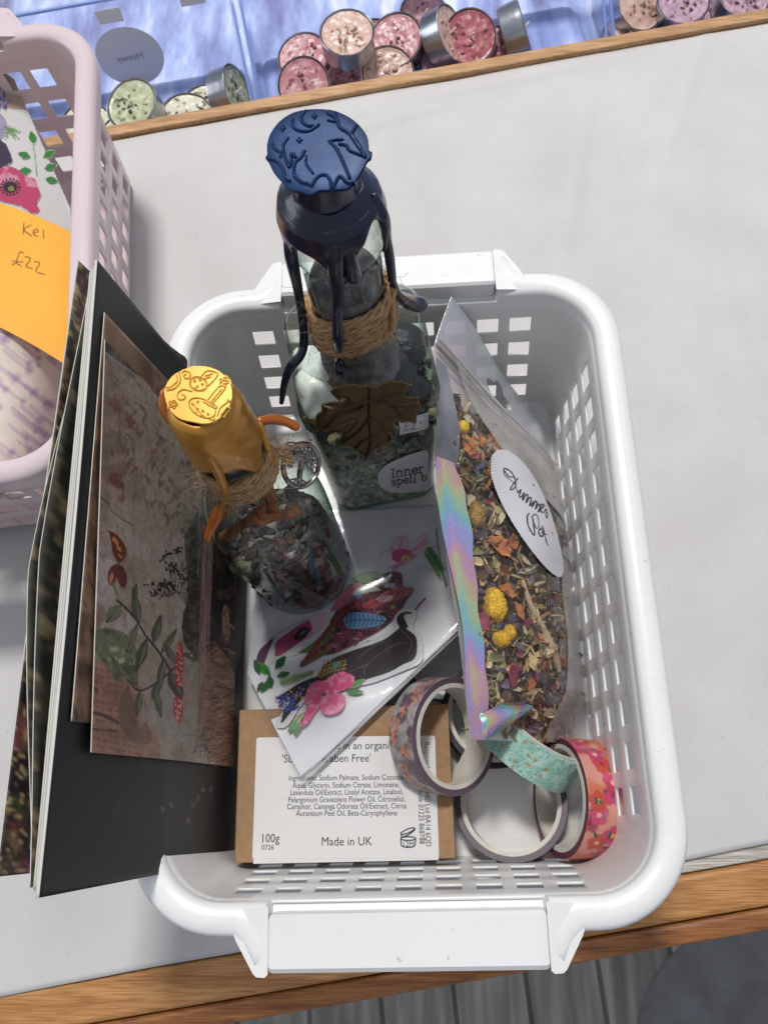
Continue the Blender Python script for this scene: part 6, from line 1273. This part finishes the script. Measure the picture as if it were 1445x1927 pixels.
def petal(c, R, L, Wd, curl, col):
    nu, nv = 6, 4; vs = []
    for i in range(nu):
        t = i / (nu - 1)
        for j in range(nv): u = (j / (nv - 1) - .5) * 2; wd = Wd * math.sin(math.pi * (.08 + .87 * t)) ** .8; vs.append((L * (t - .5), u * wd * .5, curl * (t * t) * L * .5 + curl * .5 * abs(u) * wd + rs.normal() * .12))
    add(xf(vs, R, c), [(i * nv + j, (i + 1) * nv + j, (i + 1) * nv + j + 1, i * nv + j + 1) for i in range(nu - 1) for j in range(nv - 1)], col)
for k in range(1500):
    s = .20 + .79 * rs.rand(); w = .06 + .84 * rs.rand() ** 1.15
    c = pouch(s, w, .80 + .1 * rs.rand(), -1.8 + 1.5 * rs.rand()); col = palw[rs.randint(len(palw))]; Rm = rot_to(NB(s) + rs.normal(0, .42, 3), rs.rand() * 6.28); t = rs.rand()
    if t < .62: petal(c, Rm, rs.uniform(3, 10), rs.uniform(1.2, 4.6), rs.uniform(-.6, .7), col)
    elif t < .86:
        L = rs.uniform(4, 10); d = Rm @ np.array([1, 0, .1]); p1 = c + d * L * .5 + rs.normal(0, .5, 3); v, f = tube([c - d * L * .5, c, p1], [.35, .5, .25], 5, 2, caps=False); add(v, f, ['#9c8a60', '#c2ad80', '#6a5a40', '#7a7a50', '#5a4f5e'][rs.randint(5)])
    else:
        v, f = blob(c, rs.uniform(.9, 1.9), rs.randint(999), .4, 1, (1.5, .8, .8), Rm); add(v, f, ['#55506a', '#6f6678', '#8a7a4a', '#5a4a38', '#94805a'][rs.randint(5)])
o = obj('loose_petals', V, F, mat('dried_petals', '#ffffff', rough=.75, attr=True, bump=.25, bscale=900), pch, ang=40); setcol(o.data, np.array(C)); tag(o, kind='stuff')
def surf_at(px, py):  # invert the pouch surface for a pixel
    best = (.5, .4)
    for it, n_ in ((0, 13), (1, 9), (2, 9), (3, 9)):
        r_ = .5 / (4 ** it); g = [(best[0] + r_ * (i / (n_ - 1) * 2 - 1), best[1] + r_ * (j / (n_ - 1) * 2 - 1)) for i in range(n_) for j in range(n_)]
        g = [(min(1, max(0, a)), min(1, max(0, b))) for a, b in g]; q_ = S(np.array([pouch(a, b, .9, 0) for a, b in g])); best = g[int(np.argmin(np.hypot(q_[:, 0] - px, q_[:, 1] - py)))]
    return best
petm = mat('orange_dried_petal', '#cf8850', '#a8643a', scale=250, rough=.65, bump=.5, bscale=400); rosem = mat('crimson_dried_petal', '#7d3044', '#a04c60', scale=250, rough=.65, bump=.5, bscale=400); palem = mat('straw_petal', '#e0cda0', '#bfa878', scale=250, rough=.7, bump=.4, bscale=400)
for (px, py, L, Wd, sp, cu, m_) in ((880, 838, 9, 6, .5, .5, petm), (935, 900, 12, 5, 1.1, .4, petm), (938, 1030, 11, 8, .6, .6, petm), (965, 1020, 8, 6, 2.2, .5, petm), (955, 1112, 9, 5, 1.2, .5, petm), (965, 1270, 9, 8, 1.3, .5, rosem), (890, 855, 7, 5, 2.0, .6, rosem), (975, 1150, 8, 5, .4, .4, petm), (905, 1170, 8, 6, .8, .6, rosem), (920, 1240, 8, 3, 2.6, .4, palem), (955, 940, 9, 3, .8, .3, palem), (1000, 1245, 7, 5, .3, .3, palem), (925, 980, 8, 3, .2, .4, palem), (905, 735 + 95, 6, 5, .3, .4, petm), (935, 1330, 8, 4, 2.7, .4, palem)):
    s, w = surf_at(px, py); Rm = rot_to(NB(s) + rs.normal(0, .2, 3), sp); vs = []
    nu, nv = 14, 8
    for i in range(nu):
        t = i / (nu - 1)
        for j in range(nv): u = (j / (nv - 1) - .5) * 2; wd = Wd * math.sin(math.pi * (.1 + .84 * t)) ** .6 * (1 + .12 * math.sin(t * 21 + sp)); vs.append((L * (t - .5), u * wd * .5, cu * (u * u) * wd * .35 + .5 * math.sin(t * 7 + u * 2)))
    o = obj('petal', xf(vs, Rm, pouch(s, w, .92, .0)), [(i * nv + j, (i + 1) * nv + j, (i + 1) * nv + j + 1, i * nv + j + 1) for i in range(nu - 1) for j in range(nv - 1)], m_, pch, ang=0); solidify(o, .25)
cham = mat('chamomile_yellow', '#dcb43c', '#b88e28', scale=700, rough=.8, bump=.3, bscale=900)
for (px, py, r_, sc) in ((932, 1138, 5.8, (1.15, .9, .8)), (945, 1203, 3.9, (.8, 1.1, .8)), (900, 968, 4.6, (1.2, .9, .6)), (962, 1190, 3.2, (1, 1, .8)), (872, 805, 3.2, (1, 1, .8))):
    s, w = surf_at(px, py); c = pouch(s, w, .88, -.6); v, f = blob(c, r_, int(px), .12, 4, sc, rot_to(NB(s))); parts = [(v, f)]
    if r_ > 3.5:
        bp_ = np.array(v)[::3]
        parts += [blob(p + (p - c) / np.linalg.norm(p - c) * .05, .36, i, .1, 1) for i, p in enumerate(bp_) if (p - c) @ NB(s) > -.5][:420]
    v, f = cat_(parts); obj('chamomile_head', v, f, cham if r_ != 4.6 else mat('faded_chamomile', '#8a6a3a', '#a88a56', scale=500, rough=.9, bump=.6, bscale=700), pch, ang=0)
tw_m = mat('pale_twig', '#d6c0a4', '#b59d80', scale=300, rough=.8, bump=.6, bscale=500)
pp_ = [pouch(*surf_at(x, y), .9, -.3) for x, y in ((985, 1095), (1000, 1140), (1022, 1180), (1042, 1225), (1052, 1260))]; v, f = tube(pp_, [.9, 1.2, 1.2, 1.6, 1.2], 8, 4); obj('twig', v, f, tw_m, pch, ang=0)
# oval label with script lettering
cv = Canvas(925, 835, 1065, 1100, '#d2d0d4', 1.5)
cen = (997, 966); ang = math.radians(63.5); ca, sa = math.cos(ang), math.sin(ang)
op = [(cen[0] + 133 * math.cos(t) * ca - 37 * math.sin(t) * sa + 6 * math.sin(2 * t), cen[1] + 133 * math.cos(t) * sa + 37 * math.sin(t) * ca) for t in np.linspace(0, 2 * math.pi, 60)[:-1]]
cv.poly(op, '#cfcdd2'); Q = lambda x, y: (900 + x * 400 / 896, 780 + y * 860 / 1927)
ink2 = '#302e33'
for st, w_ in (([(150, 262), (128, 262), (108, 235), (112, 228), (135, 240), (150, 262), (158, 290), (150, 312), (135, 318), (142, 300), (165, 270)], 2.6), ([(105, 230), (112, 258), (150, 290), (166, 330)], 1.7),
               ([(166, 330), (178, 318), (172, 345), (180, 348), (192, 330)], 2.9), ([(192, 330), (186, 362), (200, 338), (208, 345), (200, 372), (216, 350), (222, 358), (216, 385), (232, 368)], 2.9),
               ([(232, 368), (226, 390), (240, 366), (246, 374), (240, 398), (254, 378), (260, 386), (252, 410), (268, 395)], 2.9), ([(262, 400), (274, 388), (272, 378), (262, 388), (262, 408), (276, 412), (284, 400)], 2.9), ([(284, 396), (288, 412), (283, 425), (290, 437), (292, 415)], 2.0),
               ([(214, 418), (206, 428), (210, 470), (235, 510), (232, 460), (226, 430)], 2.9), ([(226, 430), (240, 420), (252, 440), (254, 470), (244, 480), (236, 462)], 2.1), ([(262, 478), (254, 492), (260, 512), (272, 510), (270, 490), (262, 480)], 2.9), ([(268, 470), (276, 490), (282, 520), (290, 548), (294, 552)], 2.1), ([(264, 498), (290, 506)], 1.6)):
    cv.line([Q(*p) for p in st], w_, ink2, 5, 1, False)
uv_cache = {}
gs = np.linspace(.28, .80, 60); gw = np.linspace(.35, 1.0, 50); GP = np.array([[pouch(s, w, 1, 2.0) for w in gw] for s in gs]); GS = S(GP.reshape(-1, 3)).reshape(60, 50, 2)
def castpouch(px):
    out = []; flat = GS.reshape(-1, 2); P3 = GP.reshape(-1, 3)
    for q_ in px:
        d = (flat[:, 0] - q_[0]) ** 2 + (flat[:, 1] - q_[1]) ** 2; i = np.argsort(d)[:9]; A = np.c_[flat[i] - q_, np.ones(9)]; wt = 1 / (1 + d[i])[:, None]; sol = np.linalg.lstsq(A * wt, P3[i] * wt, rcond=None)[0]; out.append(sol[2])
    return np.array(out)
decal('oval_label', cv, castpouch, PAINT, pch, thick=.15, step=.6)
